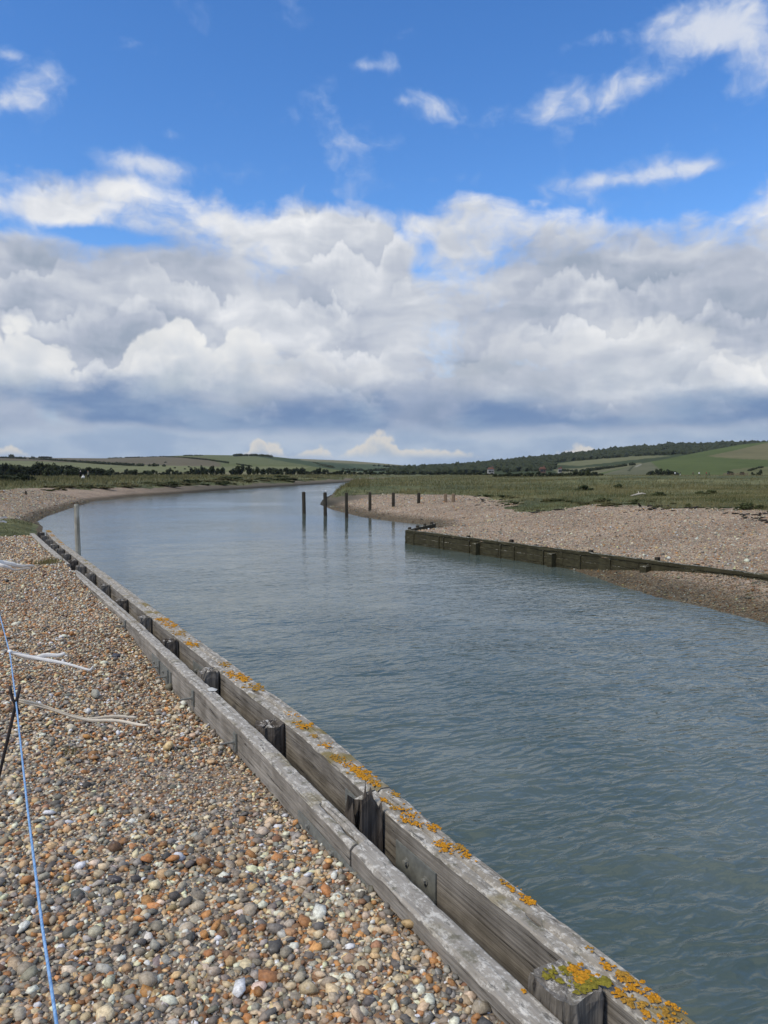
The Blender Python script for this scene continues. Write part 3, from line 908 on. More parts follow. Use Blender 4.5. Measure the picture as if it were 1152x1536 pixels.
# steel plates, bolts and tie rods
def box_bm(bm, x0, x1, y0, y1, z0, z1, bev=0.0):
    r = bmesh.ops.create_cube(bm, size=1.0)
    for v in r['verts']:
        v.co = Vector((x0 if v.co.x < 0 else x1, y0 if v.co.y < 0 else y1, z0 if v.co.z < 0 else z1))
    if bev > 0:
        bmesh.ops.bevel(bm, geom=list({e for v in r['verts'] for e in v.link_edges}), offset=bev, segments=2, affect='EDGES')
def bm_mesh(name, bm, smooth=False):
    me = bpy.data.meshes.new(name)
    bm.to_mesh(me)
    bm.free()
    me.polygons.foreach_set("use_smooth", np.full(len(me.polygons), smooth, dtype=bool))
    return me
def plate_mesh(L, H, t, bev=0.0015):
    bm = bmesh.new()
    box_bm(bm, 0, L, 0, t, -H, 0, bev)
    return bm_mesh("joint_plate", bm)
def bolt_mesh(r, L, hexagon=True, rod=0.0):
    bm = bmesh.new()
    Mx = Matrix.Rotation(math.pi / 2, 4, 'X')
    bmesh.ops.create_cone(bm, cap_ends=True, segments=6 if hexagon else 12, radius1=r, radius2=r, depth=L, matrix=Matrix.Translation((0, L / 2, 0)) @ Mx)
    bmesh.ops.create_cone(bm, cap_ends=True, segments=14, radius1=r * 1.35, radius2=r * 1.35, depth=0.004, matrix=Matrix.Translation((0, 0.002, 0)) @ Mx)
    if rod:
        bmesh.ops.create_cone(bm, cap_ends=True, segments=10, radius1=r * 0.6, radius2=r * 0.6, depth=rod, matrix=Matrix.Translation((0, rod / 2, 0)) @ Mx)
    return bm_mesh("bolt", bm)
b_big, b_small, b_rod = bolt_mesh(0.013, 0.016), bolt_mesh(0.010, 0.014), bolt_mesh(0.012, 0.012, True, 0.085)
def fishplate(s0, s1, face, ztop, H, bolts, t=0.008, bm_=b_big):
    """plate on the landward face of a beam; bolts at (along, down)"""
    n0, n1 = float(face(s0)), float(face(s1))
    L = s1 - s0
    yaw = math.atan2(-(n1 - n0), L)
    pl = rpart("joint_plate", plate_mesh(L, H, t), m_steel, s0, n0 - 0.001, ztop, ANG + yaw)
    for (x, dz) in bolts:
        bo = obj("bolt", bm_, m_rust, pl)
        bo.location = (x, t, -dz)
    return pl
fishplate(2.42, 2.735, f_ol, 1.625, 0.125, [(0.07, 0.062), (0.22, 0.055)])
fishplate(3.04, 3.28, f_ol, 1.64, 0.12, [(0.11, 0.06), (0.19, 0.05)])
fishplate(2.50, 3.26, f_il, 1.598, 0.10, [(0.10, 0.02), (0.34, 0.02), (0.62, 0.02)], bm_=b_small)
fishplate(6.02, 6.75, f_il, 1.60, 0.14, [(0.08, 0.06), (0.25, 0.05), (0.60, 0.05)], t=0.010, bm_=b_small)
fishplate(5.75, 6.25, f_ol, 1.62, 0.14, [(0.12, 0.06), (0.38, 0.06)])
for s, z in ((4.30, 1.60), (5.30, 1.60), (6.40, 1.575), (6.08, 1.57), (8.05, 1.625)):
    tp = rpart("tie_plate", plate_mesh(0.055, 0.11, 0.012, 0.002), m_steel, s, float(f_il(s)) - (0.011 if 6.0 < s < 6.8 else 0.001), z + 0.035)
    ro = obj("tie_rod", b_rod, m_rust, tp)
    ro.location = (0.027, 0.012, -0.055)

# ------------------------------------------------------------------ lichen on the cap
m_lich = plain("orange_lichen", (0.46, 0.215, 0.020), 0.95, 0.05, 0.55, 120, 0.002)
m_lich2 = plain("dull_lichen", (0.34, 0.19, 0.035), 0.95, 0.05, 0.5, 120, 0.002)
m_olive = plain("olive_lichen", (0.20, 0.17, 0.025), 0.9, 0.1, 0.5, 80, 0.003)
m_white = plain("white_lichen", (0.52, 0.52, 0.48), 0.9, 0.1, 0.2, 80, 0.003)
def lichen(px, py, z, spread, kn, rmean, mat, stretch=1.8, name="lichen_patch"):
    c = hit(px, py, z)
    V, F = [], []
    r2 = np.random.default_rng(int(px * 31 + py))
    for k in range(kn):
        u, v = r2.normal(0, spread * stretch), r2.normal(0, spread)
        p = TV * u + NV * v
        s_, n_ = (c + p) @ TV, (c + p) @ NV
        lo, hi = (f_ol(s_), f_ow(s_)) if abs(z - 1.704) < 0.004 else (-9, 9)
        rad = rmean * math.exp(r2.normal(0, 0.35))
        if n_ < lo + rad * 0.7 or n_ > hi - rad * 0.7: continue
        i0 = len(V)
        m_ = 11
        V.append((p[0], p[1], 0.0012 + 0.0004 * r2.normal()))
        for ring, (rf, zz) in enumerate(((0.6, 0.0012), (1.0, -0.0012))):
            for q in range(m_):
                a = 2 * math.pi * q / m_
                rr = rad * rf * (1 + 0.30 * r2.normal())
                V.append((p[0] + rr * math.cos(a), p[1] + rr * math.sin(a), zz + 0.0004 * r2.normal()))
        for q in range(m_):
            w = (q + 1) % m_
            F.append((i0, i0 + 1 + q, i0 + 1 + w))
            F.append((i0 + 1 + q, i0 + 1 + m_ + q, i0 + 1 + m_ + w, i0 + 1 + w))
    if not F: return
    me = mesh_py(name, V, F, True)
    o = obj(name, me, mat, root)
    o.location = Vector((c[0], c[1], z)) - root.location
    o["kind"] = "stuff"
for _li, (px, py, sp, kn) in enumerate([(909, 1447, .008, 7), (938, 1463, .012, 9), (948, 1477, .016, 14), (930, 1488, .008, 6), (948, 1502, .012, 12), (980, 1494, .009, 7), (972, 1522, .008, 6), (1000, 1518, .013, 12), (1012, 1510, .010, 8), (1000, 1534, .01, 8),
                       (755, 1322, .007, 5), (767, 1333, .009, 6), (793, 1350, .011, 12), (881, 1420, .005, 3),
                       (662, 1263, .013, 10), (672, 1273, .016, 16), (690, 1270, .011, 10), (702, 1281, .010, 8), (650, 1240, .014, 13), (592, 1190, .012, 10), (612, 1218, .016, 12), (610, 1229, .014, 12), (588, 1208, .012, 8), (575, 1199, .010, 6), (625, 1236, .010, 8),
                       (505, 1137, .016, 14), (520, 1146, .018, 16), (540, 1158, .022, 22), (553, 1166, .018, 18), (562, 1175, .012, 10), (488, 1118, .016, 9), (470, 1103, .012, 6), (455, 1086, .020, 10), (437, 1070, .018, 7), (385, 1030, .032, 20), (352, 1012, .034, 20), (366, 1018, .03, 18), (338, 996, .025, 12),
                       (246, 929, .040, 30), (256, 938, .045, 30), (270, 950, .04, 16), (282, 965, .040, 18), (288, 966, .03, 10), (70, 797, .10, 14), (86, 814, .12, 12), (76, 803, .08, 6)]):
    lichen(px, py, 1.704, sp, int(kn * 2.6), 0.0048 if sp < .02 else (0.0085 if sp < .06 else 0.04), m_lich2 if _li % 3 == 1 else m_lich)
lichen(866, 1457, 1.719, .016, 26, .008, m_lich, 1.1)
lichen(833, 1462, 1.719, .014, 16, .007, m_olive, 1.1)
lichen(872, 1478, 1.719, .016, 22, .008, m_olive, 1.1)
lichen(895, 1472, 1.719, .014, 16, .008, m_olive, 1.1)
lichen(852, 1452, 1.719, .012, 10, .007, m_olive, 1.1)
lichen(880, 1466, 1.719, .016, 12, .007, m_lich, 1.1)
lichen(318, 1034, 1.682, .004, 5, .02, m_white, 1.0)
lichen(785, 1487, 1.682, .004, 4, .007, m_lich, 1.0)

# ------------------------------------------------------------------ hills
def hill_surface(sky, d0, d1, zb=1.5, ex=1.15, seed=0, amp=1.0):
    """sky: skyline (px, py). Returns a function (px, t) -> point; t 0 at the foot, 1 at the crest"""
    xs, ys = zip(*sky)
    def f(px, t):
        px, t = np.asarray(px, float), np.asarray(t, float)
        u = (px - CX) / FPX
        crest_d = d1 if not callable(d1) else d1(px)
        foot_d = d0 if not callable(d0) else d0(px)
        Y = foot_d + (crest_d - foot_d) * t
        H = np.maximum((HORIZON - np.interp(px, xs, ys)) / FPX * crest_d + EYE - zb, 0.3)
        tt = np.clip(t, 0, 1)
        z = zb + H * (tt * (1 - 0.25) + 0.25 * np.sin(tt * np.pi / 2)) ** ex
        z = z - H * 0.5 * np.clip(t - 1, 0, 9) ** 1.2
        z = z + amp * 0.06 * H * fbm(u * crest_d, Y, 1 / 180.0, 3, seed) * np.sin(np.clip(t, 0, 1) * np.pi)
        return np.stack([u * Y, Y, z], -1)
    return f
def to_px(P):
    c, s = math.cos(PITCH), math.sin(PITCH)
    x, y, z = P[..., 0], P[..., 1], P[..., 2] - EYE
    dep = y * c - z * s
    up = y * s + z * c
    return CX + FPX * x / dep, CY - FPX * up / dep
def inpoly(px, py, pl):
    inside = np.zeros(np.shape(px), bool)
    for i in range(len(pl)):
        (ax, ay), (bx, by) = pl[i], pl[(i + 1) % len(pl)]
        c = (ay > py) != (by > py)
        inside ^= c & (px < ax + (py - ay) * (bx - ax) / ((by - ay) or 1e-9))
    return inside
m_hill, N, b = material("downland", 0.95, 0.05)
P = pos(N)
fc = attrib(N, "field", 'Color')
h1 = N.noise(P, 0.02, 5, 0.65)
h2 = N.noise(P, 0.12, 4, 0.6)
N.put(b.inputs['Base Color'], N.mix(1.0, fc, N.mix(N.lin(N.add(N.mul(h1, 0.6), N.mul(h2, 0.4)), 0.35, 0.65), (0.66, 0.70, 0.66), (1.0, 1.0, 0.98)), 'MULTIPLY'))  # patchy tone, lowered overall to put cloud shadow into the field colours
OLIVE, PALE, BROWN, GREEN, DKGREEN, STRAW, CHALK = (0.135, 0.150, 0.062), (0.185, 0.190, 0.095), (0.150, 0.128, 0.085), (0.085, 0.120, 0.040), (0.050, 0.068, 0.030), (0.21, 0.195, 0.11), (0.36, 0.34, 0.27)
def hill(sf, px0, px1, base, fields, label, nx=260, nt=90, tmax=1.35):
    px = np.linspace(px0, px1, nx)
    t = np.linspace(0, tmax, nt)
    PX, T = np.meshgrid(px, t, indexing='ij')
    Q = sf(PX, T)
    me = mesh_np("hill", Q.reshape(-1, 3), grid_faces(nx, nt))
    qx, qy = to_px(Q)
    qy = np.where(T > 1, -1, qy)
    jx = qx + 3 * fbm(Q[..., 0], Q[..., 1], 1 / 40., 3, 5)
    jy = qy + 0.8 * fbm(Q[..., 0], Q[..., 1], 1 / 30., 3, 6)
    C = np.tile(np.array(base), (PX.size, 1)).reshape(*PX.shape, 3)
    for pl, col in fields:
        C[inpoly(jx, jy, pl)] = col
    attr(me, "field", C.reshape(-1, 3), 'FLOAT_COLOR')
    return tag(obj("hill", me, m_hill), label, kind="structure")
def on_hill(sf, px, py):                          # the point of the slope seen at a pixel
    t = np.linspace(0, 1, 400)
    Q = sf(np.full(400, px), t)
    _, y = to_px(Q)
    i = int(np.argmin(np.abs(y - py)))
    return Q[i]
SKY_L = [(-250, 688), (-60, 685), (0, 685), (50, 686), (80, 687), (160, 687.5), (200, 686), (270, 683.5), (310, 682.5), (350, 683), (400, 684), (430, 687), (470, 693), (510, 700), (540, 706), (570, 708.5)]
SKY_M = [(380, 690), (430, 687.5), (470, 689), (520, 691), (560, 694), (600, 697.5), (640, 700.5), (690, 703), (740, 706), (790, 708)]
SKY_RW = [(560, 708), (600, 706), (640, 703.5), (680, 700.5), (720, 698), (760, 694), (800, 690), (850, 685), (900, 679), (950, 674), (1000, 670), (1050, 668.5), (1130, 667), (1250, 664), (1500, 660)]
SKY_RG = [(900, 709.5), (930, 703), (950, 698), (965, 694.5), (990, 690), (1020, 684), (1050, 678), (1080, 672.5), (1110, 667), (1152, 662.5), (1250, 655), (1500, 650)]
hL = hill_surface(SKY_L, 420, 1500, seed=1)
hM = hill_surface(SKY_M, 700, 2300, seed=2)
hR = hill_surface(SKY_RW, 520, 1500, seed=3)
hG = hill_surface(SKY_RG, lambda px: np.interp(px, [900, 1152], [420, 380]), lambda px: np.interp(px, [900, 960, 1152], [470, 520, 800]), seed=4)
hill(hL, -250, 575, OLIVE, [([(-250, 680), (40, 680), (300, 686), (330, 690), (330, 700), (200, 697), (30, 691), (-250, 690)], BROWN),
     ([(-250, 691), (30, 691.5), (200, 697.5), (335, 699.5), (470, 699.5), (440, 707), (100, 706), (-250, 704)], PALE),
     ([(300, 684), (380, 683), (480, 698), (335, 696)], (0.14, 0.155, 0.075)), ([(380, 684), (470, 690), (560, 712), (470, 700)], (0.07, 0.095, 0.048)),
     ([(-250, 707), (560, 708), (560, 714), (-250, 714)], STRAW)], "olive downland slope with hedged fields across the river")
hill(hM, 380, 800, (0.085, 0.11, 0.06), [([(450, 686), (560, 693), (600, 698), (520, 695), (450, 691)], STRAW), ([(560, 694), (660, 701), (640, 703), (580, 699)], (0.18, 0.17, 0.09)), ([(420, 690), (520, 697), (540, 703), (450, 702)], (0.06, 0.085, 0.05))],
     "farther hazy valley side with dark copses", nx=200)
hill(hR, 560, 1500, (0.055, 0.07, 0.032), [([(830, 697), (880, 689), (960, 683), (1010, 684), (930, 692), (870, 699)], (0.165, 0.165, 0.085)), ([(830, 704), (900, 700), (960, 694), (970, 708), (840, 712)], (0.17, 0.165, 0.09))],
     "long wooded hill rising on the far bank", nx=260)
hill(hG, 900, 1500, (0.100, 0.125, 0.045), [([(1060, 684), (1100, 676), (1160, 662), (1500, 640), (1500, 684), (1160, 690), (1100, 688)], (0.175, 0.160, 0.085)), ([(1100, 703), (1160, 700), (1500, 700), (1500, 714), (1080, 714)], (0.15, 0.15, 0.07)),
     ([(900, 712), (1000, 712), (985, 700), (975, 692), (955, 696), (930, 704)], (0.14, 0.14, 0.085)), ([(951, 701), (954, 698), (961, 695.5), (962, 697), (956, 700)], (0.27, 0.255, 0.20)), ([(941, 706), (950, 698), (952, 698), (944, 707)], (0.05, 0.055, 0.03))],
     "bright green rounded hillside above the far meadow", nx=260)

# ------------------------------------------------------------------ foliage
def leaf_mat(name, a, bcol):
    m, N, b = material(name, 0.85, 0.12)
    oi = N.new('ShaderNodeObjectInfo').outputs['Random']
    n = N.noise(pos(N), 0.9, 3, 0.6)
    N.put(b.inputs['Base Color'], N.mix(N.lin(N.add(n, N.mul(N.sub(oi, 0.5), 0.25)), 0.3, 0.7), a, bcol))
    return m
m_leafD = leaf_mat("dark_scrub_leaves", (0.016, 0.022, 0.011), (0.045, 0.055, 0.024))
m_leafG = leaf_mat("bush_leaves", (0.030, 0.042, 0.016), (0.080, 0.092, 0.036))
m_leafW = leaf_mat("far_wood_leaves", (0.022, 0.030, 0.016), (0.060, 0.070, 0.032))
m_bark = plain("bark", (0.07, 0.06, 0.045), 0.9, 0.1, 0.3, 12)
def leaves_np(centres, radii, per, size, r2, flat=0.8):
    """leaf-sized triangles spread through lumpy volumes"""
    vs = []
    for c, r in zip(centres, radii):
        k = per
        d = r2.normal(size=(k, 3))
        d /= np.linalg.norm(d, axis=1)[:, None]
        rad = r * r2.uniform(0.55, 1.08, k) ** 0.6
        p = c + d * rad[:, None] * np.array([1, 1, flat])
        a = r2.normal(size=(k, 3)); a /= np.linalg.norm(a, axis=1)[:, None]
        b_ = np.cross(a, d + 0.4 * r2.normal(size=(k, 3)))
        b_ /= np.linalg.norm(b_, axis=1)[:, None] + 1e-9
        sz = size * r2.uniform(0.6, 1.4, (k, 1))
        vs.append(np.stack([p + a * sz, p - a * sz * 0.5 + b_ * sz * 0.8, p - a * sz * 0.5 - b_ * sz * 0.8], 1))
    v = np.concatenate(vs).reshape(-1, 3)
    return v, np.arange(len(v)).reshape(-1, 3)
def core_np(centres, radii, r2, flat=0.8):
    """uneven solid hearts of the clumps, so that little sky shows through their middle"""
    vs, fs = [], []
    for i, (c, r) in enumerate(zip(centres, radii)):
        w = ICO1[0] * (1 + 0.25 * r2.normal(size=(len(ICO1[0]), 1))) * r * 0.72 * np.array([1, 1, flat]) + c
        vs.append(w)
        fs.append(ICO1[1] + i * len(ICO1[0]))
    return np.concatenate(vs), np.concatenate(fs)
def bush_meshes(seed, W, H, D, clumps, per, size):
    r2 = np.random.default_rng(seed)
    cs, rs = [], []
    for k in range(clumps):
        x, y = r2.uniform(-0.5, 0.5) * W * 0.8, r2.uniform(-0.5, 0.5) * D * 0.8
        env = math.sqrt(max(0.08, 1 - (2 * x / W) ** 2 * 0.8))
        r = H * r2.uniform(0.20, 0.34)
        z = r2.uniform(0.25, 1.0) * (H * env - r * 0.7)
        cs.append((x, y, max(z, r * 0.3))); rs.append(r)
    cs = np.array(cs)
    v1, f1 = leaves_np(cs, rs, per, size, r2)
    v2, f2 = core_np(cs, rs, r2)
    V = np.concatenate([v1, v2]); F = np.concatenate([f1, f2 + len(v1)])
    st = []
    for q in range(5):
        a = q / 5 * 6.283
        st.append((0.05 * H * math.cos(a), 0.05 * H * math.sin(a), -0.1))
    sf = []
    for k in range(3):
        st.append(((k - 1) * 0.22 * W, r2.uniform(-0.1, 0.1) * W, H * 0.6))
        for q in range(5):
            sf.append((q, (q + 1) % 5, 5 + k))
    return mesh_np("foliage", V, F, False), mesh_py("stems", st, sf)
BUSH = [bush_meshes(300 + i, 1.0, 0.55 + 0.1 * (i % 3), 0.7, 9 + i % 4, 46, 0.055) for i in range(7)]
def bush(name, x, y, z, w, h, vi, label, cat, group, mat, rz=None):
    fo, stm = BUSH[vi % len(BUSH)]
    o = empty(name, (x, y, z))
    tag(o, label, cat, group)
    hh = 0.55 + 0.1 * (vi % 3)
    a = bpy.data.objects.new("crown", fo.copy() if not fo.materials else fo)
    if not a.data.materials: a.data.materials.append(mat)
    a.scale = (w, w, h / hh)
    rz = random.uniform(-0.4, 0.4) + (math.pi if random.random() < 0.5 else 0) if rz is None else rz
    a.rotation_euler = (0, 0, rz)
    link(a, o)
    b_ = bpy.data.objects.new("trunk", stm)
    if not stm.materials: stm.materials.append(m_bark)
    b_.scale = (w, w, h / hh)
    link(b_, o)
    a.material_slots[0].link = 'OBJECT'
    a.material_slots[0].material = mat
    return o
def gz(x, y):
    z, _, _ = land(np.array([x]), np.array([y]))
    return float(z[0])
def at_ground(px, py, z0=1.6):
    d = ray(px, py)
    Y = np.geomspace(12, 600, 3000)
    X = d[0] / d[1] * Y
    below = EYE + d[2] / d[1] * Y < land(X, Y)[0]
    i = int(np.argmax(below)) if below.any() else len(Y) - 1
    return np.array([X[i], Y[i]])
random.seed(11)
def bush_row(name, pxs, Y, hpx, wpx, label, cat, group, mat):
    for k, px in enumerate(pxs):
        y = Y + random.uniform(-0.06, 0.06) * Y
        x = (px - CX) / FPX * y
        hp = hpx(px) * random.uniform(0.8, 1.2)
        bush(name, x, y, gz(x, y) - 0.1, wpx * random.uniform(0.8, 1.35) / FPX * y, hp / FPX * y, random.randrange(7), label, cat, group, mat)
# dark thorn scrub along the foot of the left slope
bush_row("thorn_bush", np.arange(-40, 165, 9.5), 255, lambda p: np.interp(p, [-40, 60, 110, 165], [21, 20, 15, 10]), 19, "dark thorn bush in the dense scrub belt behind the two walkers", "bush", "scrub belt behind the walkers", m_leafD)
bush_row("thorn_bush", np.arange(-36, 160, 13), 300, lambda p: np.interp(p, [-40, 60, 110, 165], [22, 19, 15, 11]), 21, "dark thorn bush in the dense scrub belt behind the two walkers", "bush", "scrub belt behind the walkers", m_leafD)
bush_row("thorn_bush", np.arange(168, 305, 8), 330, lambda p: 8 + 3 * math.sin(p * 0.2), 13, "low dark bush in the hedge at the foot of the olive downland", "bush", "hedge below the olive downland", m_leafD)
bush_row("field_tree", [303, 312, 322, 335, 352, 360, 372, 384, 396, 405], 345, lambda p: 13 + 3 * math.sin(p), 14, "rounded dark tree in the row at the foot of the olive downland", "tree", "tree row below the olive downland", m_leafD)
bush_row("field_tree", np.arange(412, 560, 8.5), 400, lambda p: np.interp(p, [412, 430, 470, 560], [9, 15, 9, 6]) + 2 * math.sin(p * 1.3), 14, "small dark tree in the row along the far marsh edge", "tree", "tree row along the far marsh edge", m_leafD)
bush_row("gorse_bush", [4, 18, 30, 42], 120, lambda p: 13, 22, "broad dark gorse bush on the shingle point by the short stub post", "bush", "gorse bushes on the shingle point", m_leafD)
bush_row("marsh_bush", list(range(560, 745, 12)), 420, lambda p: 5 + 1.5 * math.sin(p), 13, "low bush at the foot of the wooded hill", "bush", "bushes at the foot of the wooded hill", m_leafD)
bush_row("marsh_bush", list(range(745, 905, 9)), 260, lambda p: np.interp(p, [745, 800, 850, 880, 905], [5, 8, 8, 11, 5]), 15, "dark bush in the scrub line on the far marsh", "bush", "scrub line on the far marsh", m_leafD)
bush_row("hawthorn_bush", [978, 985, 993, 1001, 1009], 380, lambda p: np.interp(p, [978, 990, 1009], [9, 14, 8]), 13, "dark hawthorn in the clump at the chalk cutting", "bush", "hawthorn clump at the chalk cutting", m_leafD)
for px, w, h, lb in ((1092, 15, 7, "low dark bush alone at the foot of the green hillside"), (1111, 10, 6, "small round bush beside the field gate rails"), (1141, 12, 9, "tall dark bush at the hedge on the green hillside"), (1127, 9, 5, "small bush low in the hedge on the green hillside")):
    y = 372
    x = (px - CX) / FPX * y
    bush("hawthorn_bush", x, y, 1.6, w / FPX * y, h / FPX * y, int(px) % 7, lb, "bush", None, m_leafD)
for px, py, w, h, lb in ((876, 736, 26, 10, "loose grey green bush standing alone in the marsh grass"), (928, 733, 20, 9, "sparse bush in the marsh grass beside the lone bush"), (985, 744, 26, 9, "coarse green clump at the edge of the far shingle beyond the driftwood"), (1060, 741, 30, 9, "broad green clump among the wrack on the far bank"), (1130, 764, 40, 14, "thick dark green clump overhanging the wrack line")):
    p = at_ground(px, py)
    bush("marsh_bush", p[0], p[1], gz(*p) - 0.08, w / FPX * p[1], h / FPX * p[1], int(px) % 7, lb, "bush", None, m_leafG)

# hummocks of rough grass on the left bank, and turf clumps breaking the edge of the far shingle
m_leafO = leaf_mat("rough_grass_clump", (0.045, 0.050, 0.020), (0.130, 0.118, 0.050))
for k in range(46):
    px = random.uniform(60, 470)
    py = np.interp(px, [60, 150, 300, 470], [737, 733, 728, 722]) - random.uniform(0, 7)
    p = at_ground(px, py)
    bush("grass_hummock", p[0], p[1], gz(*p) - 0.1, random.uniform(18, 42) / FPX * p[1], random.uniform(2.5, 6.0) / FPX * p[1], k, "hummock of rough olive grass on the bank between walkers and water", "grass clump", "grass hummocks on the left bank", m_leafO if k % 3 else m_leafG)
for k in range(52):
    px = 715 + 440 * random.random() ** 0.8
    e = np.interp(px, [715, 800, 900, 1000, 1152], [746, 752, 757, 762, 768])
    p = at_ground(px, e + random.gauss(-3.0, 3.0))
    bush("turf_clump", p[0], p[1], gz(*p) - 0.05, random.uniform(10, 34) / FPX * p[1], random.uniform(2.0, 6.0) / FPX * p[1], k, "ragged green turf clump along the upper edge of the far shingle", "grass clump", "turf clumps edging the far shingle", m_leafO if k % 2 else m_leafG)

# hedges and copses on the slopes: each one is a plant strip
def hedge(sf, pts, hpx, label, mat=m_leafD, cat="hedge", name="hedge", dens=1.0, group=None):
    r2 = np.random.default_rng(int(pts[0][0] * 7 + pts[0][1] * 13) % 100000)
    Q = np.array([on_hill(sf, *p) for p in pts])
    seg = np.linalg.norm(np.diff(Q, axis=0), axis=1)
    tot = seg.sum()
    dist = Q[:, 1].mean()
    h = hpx / FPX * dist
    k = max(4, int(tot / (h * 0.8) * dens))
    cum = np.r_[0, np.cumsum(seg)]
    u = np.sort(r2.uniform(0, tot, k))
    C = np.stack([np.interp(u, cum, Q[:, i]) for i in range(3)], 1)
    r = h * r2.uniform(0.36, 0.62, k)
    C[:, 2] += r * 0.5
    C[:, 1] += r2.normal(0, h * 0.3, k)
    org = Q[0]
    v1, f1 = leaves_np(C - org, r, 26, h * 0.16, r2)
    v2, f2 = core_np(C - org, r, r2)
    me = mesh_np(name, np.concatenate([v1, v2]), np.concatenate([f1, f2 + len(v1)]), False)
    return tag(obj(name, me, mat, None, tuple(org)), label, cat, group)
hedge(hL, [(-30, 687), (10, 687.3), (70, 690), (130, 694.5), (200, 699), (250, 699.8)], 4.5, "long dark hedge running down from the brown field on the left slope")
hedge(hL, [(0, 699.8), (16, 699.8), (32, 700)], 4.5, "short thick hedge in the pale field above the scrub belt")
hedge(hL, [(4, 686.3), (25, 686.3), (40, 686.5)], 2.5, "low hedge on the skyline beside the single tree")
hedge(hL, [(14, 686), (20, 686)], 6.5, "single rounded tree breaking the skyline of the left hill", cat="tree", name="skyline_tree", dens=1.5)
hedge(hL, [(44, 686.6), (60, 687), (77, 687.2)], 3.8, "dark copse on the skyline right of the single tree", cat="copse", name="copse")
hedge(hL, [(163, 687.6), (200, 686.6), (250, 685)], 2.2, "thin broken hedge along the skyline of the left hill")
hedge(hL, [(250, 685.6), (280, 687), (310, 690), (343, 695)], 2.8, "dark hedge slanting down between two olive fields")
hedge(hL, [(355, 696.5), (366, 698), (378, 700)], 2.4, "short hedge continuing the slanting hedge lower down")
hedge(hL, [(352, 684.5), (365, 684), (385, 684), (408, 686.5)], 5.0, "dark wooded knoll on the crest of the left hill", cat="copse", name="copse", dens=1.6)
hedge(hL, [(275, 684), (283, 683.6), (305, 683.5)], 2.4, "low farm copse on the skyline between hedge and knoll", cat="copse", name="copse")
hedge(hL, [(385, 705.5), (400, 706.5), (425, 707)], 3.2, "hedge below the knoll beside the far farm trees")
for px, py in ((165, 703.5), (262, 702.5), (277, 704), (283, 700.8), (286, 702.5), (292, 702.8), (247, 694)):
    hedge(hL, [(px, py), (px + 3.0, py)], 2.6, "small lone bush dotted on the open left slope", cat="bush", name="field_bush", group="lone bushes on the left slope")
hedge(hM, [(432, 697), (450, 700), (475, 703), (500, 706)], 7, "dark copse on the flank of the farther hill", m_leafW, "copse", "copse", 1.6)
hedge(hM, [(470, 696), (480, 700), (500, 704)], 6, "dark strip of wood running down the farther hill", m_leafW, "copse", "copse", 1.4)
hedge(hM, [(510, 706), (560, 706.5), (600, 705.5), (660, 706)], 5, "long dark wood at the foot of the farther hill", m_leafW, "wood", "copse", 1.8)
hedge(hM, [(560, 699), (600, 701.5), (640, 703.5)], 4.5, "dark wood along the shoulder of the farther hill", m_leafW, "wood", "copse", 1.6)
hedge(hR, [(880, 707), (905, 703.5), (935, 699.5), (952, 697)], 6, "line of trees climbing the field below the wood", m_leafD, "hedge", "hedge", 1.4)
hedge(hR, [(840, 707), (862, 707.5), (880, 707.5)], 6, "tree clump at the lower end of the climbing hedge", m_leafD, "copse", "copse", 1.4)
hedge(hG, [(1122, 707), (1132, 703.5), (1143, 701.5)], 4, "thick hedge stub on the green hillside", m_leafD)

# the wood over the far hill reads as one mass
def build_wood():
    r2 = np.random.default_rng(5)
    C, Rr = [], []
    gap = [(832, 699), (880, 690), (960, 684), (1012, 685), (980, 694), (955, 697), (905, 703), (860, 709)]
    px = r2.uniform(585, 1160, 9000)
    t = r2.uniform(0.0, 1.02, 9000)
    Q = hR(px, t)
    qx, qy = to_px(Q)
    k = ~inpoly(qx, qy, gap)
    lowcut = np.interp(qx, [585, 700, 830, 831, 960, 1160], [713, 711, 706, 694, 684, 678])
    k &= qy < lowcut
    Q = Q[k][:3600]
    r = r2.uniform(3.2, 6.2, len(Q)) * np.interp(Q[:, 1], [520, 1500], [0.7, 1.15])
    Q[:, 2] += r * 0.35
    V, F = core_np(Q, r * 1.35, r2, 0.9)
    me = mesh_np("wood", V, F, False)
    tag(obj("wood", me, m_leafW), "dark wood covering the crest of the far hill", "wood", kind="stuff")
build_wood()

# ------------------------------------------------------------------ grass, wrack and loose stones
def blades(x, y, h, w, r2, zf=None):
    k = len(x)
    z = land(x, y)[0] if zf is None else zf(x, y)
    a = r2.uniform(0, 6.283, k)
    lean = r2.normal(0, 0.35, (k, 2)) * h[:, None]
    p0 = np.stack([x - np.cos(a) * w, y - np.sin(a) * w, z - 0.03], 1)
    p1 = np.stack([x + np.cos(a) * w, y + np.sin(a) * w, z - 0.03], 1)
    p2 = np.stack([x + lean[:, 0] + 0.1 * h, y + lean[:, 1], z + h], 1)
    return np.stack([p0, p1, p2], 1).reshape(-1, 3), np.arange(3 * k).reshape(-1, 3)
m_grass, N, b = material("marsh_grass", 0.9, 0.1)
P = pos(N)
gn = N.noise(P, 0.22, 4, 0.6)
gf = N.noise(P, 5.0, 3, 0.6)
c = N.mix(N.smooth(gn, 0.36, 0.64), (0.062, 0.072, 0.026), (0.175, 0.155, 0.068))
N.put(b.inputs['Base Color'], N.mix(N.smooth(gf, 0.45, 0.75), c, (0.24, 0.21, 0.11)))
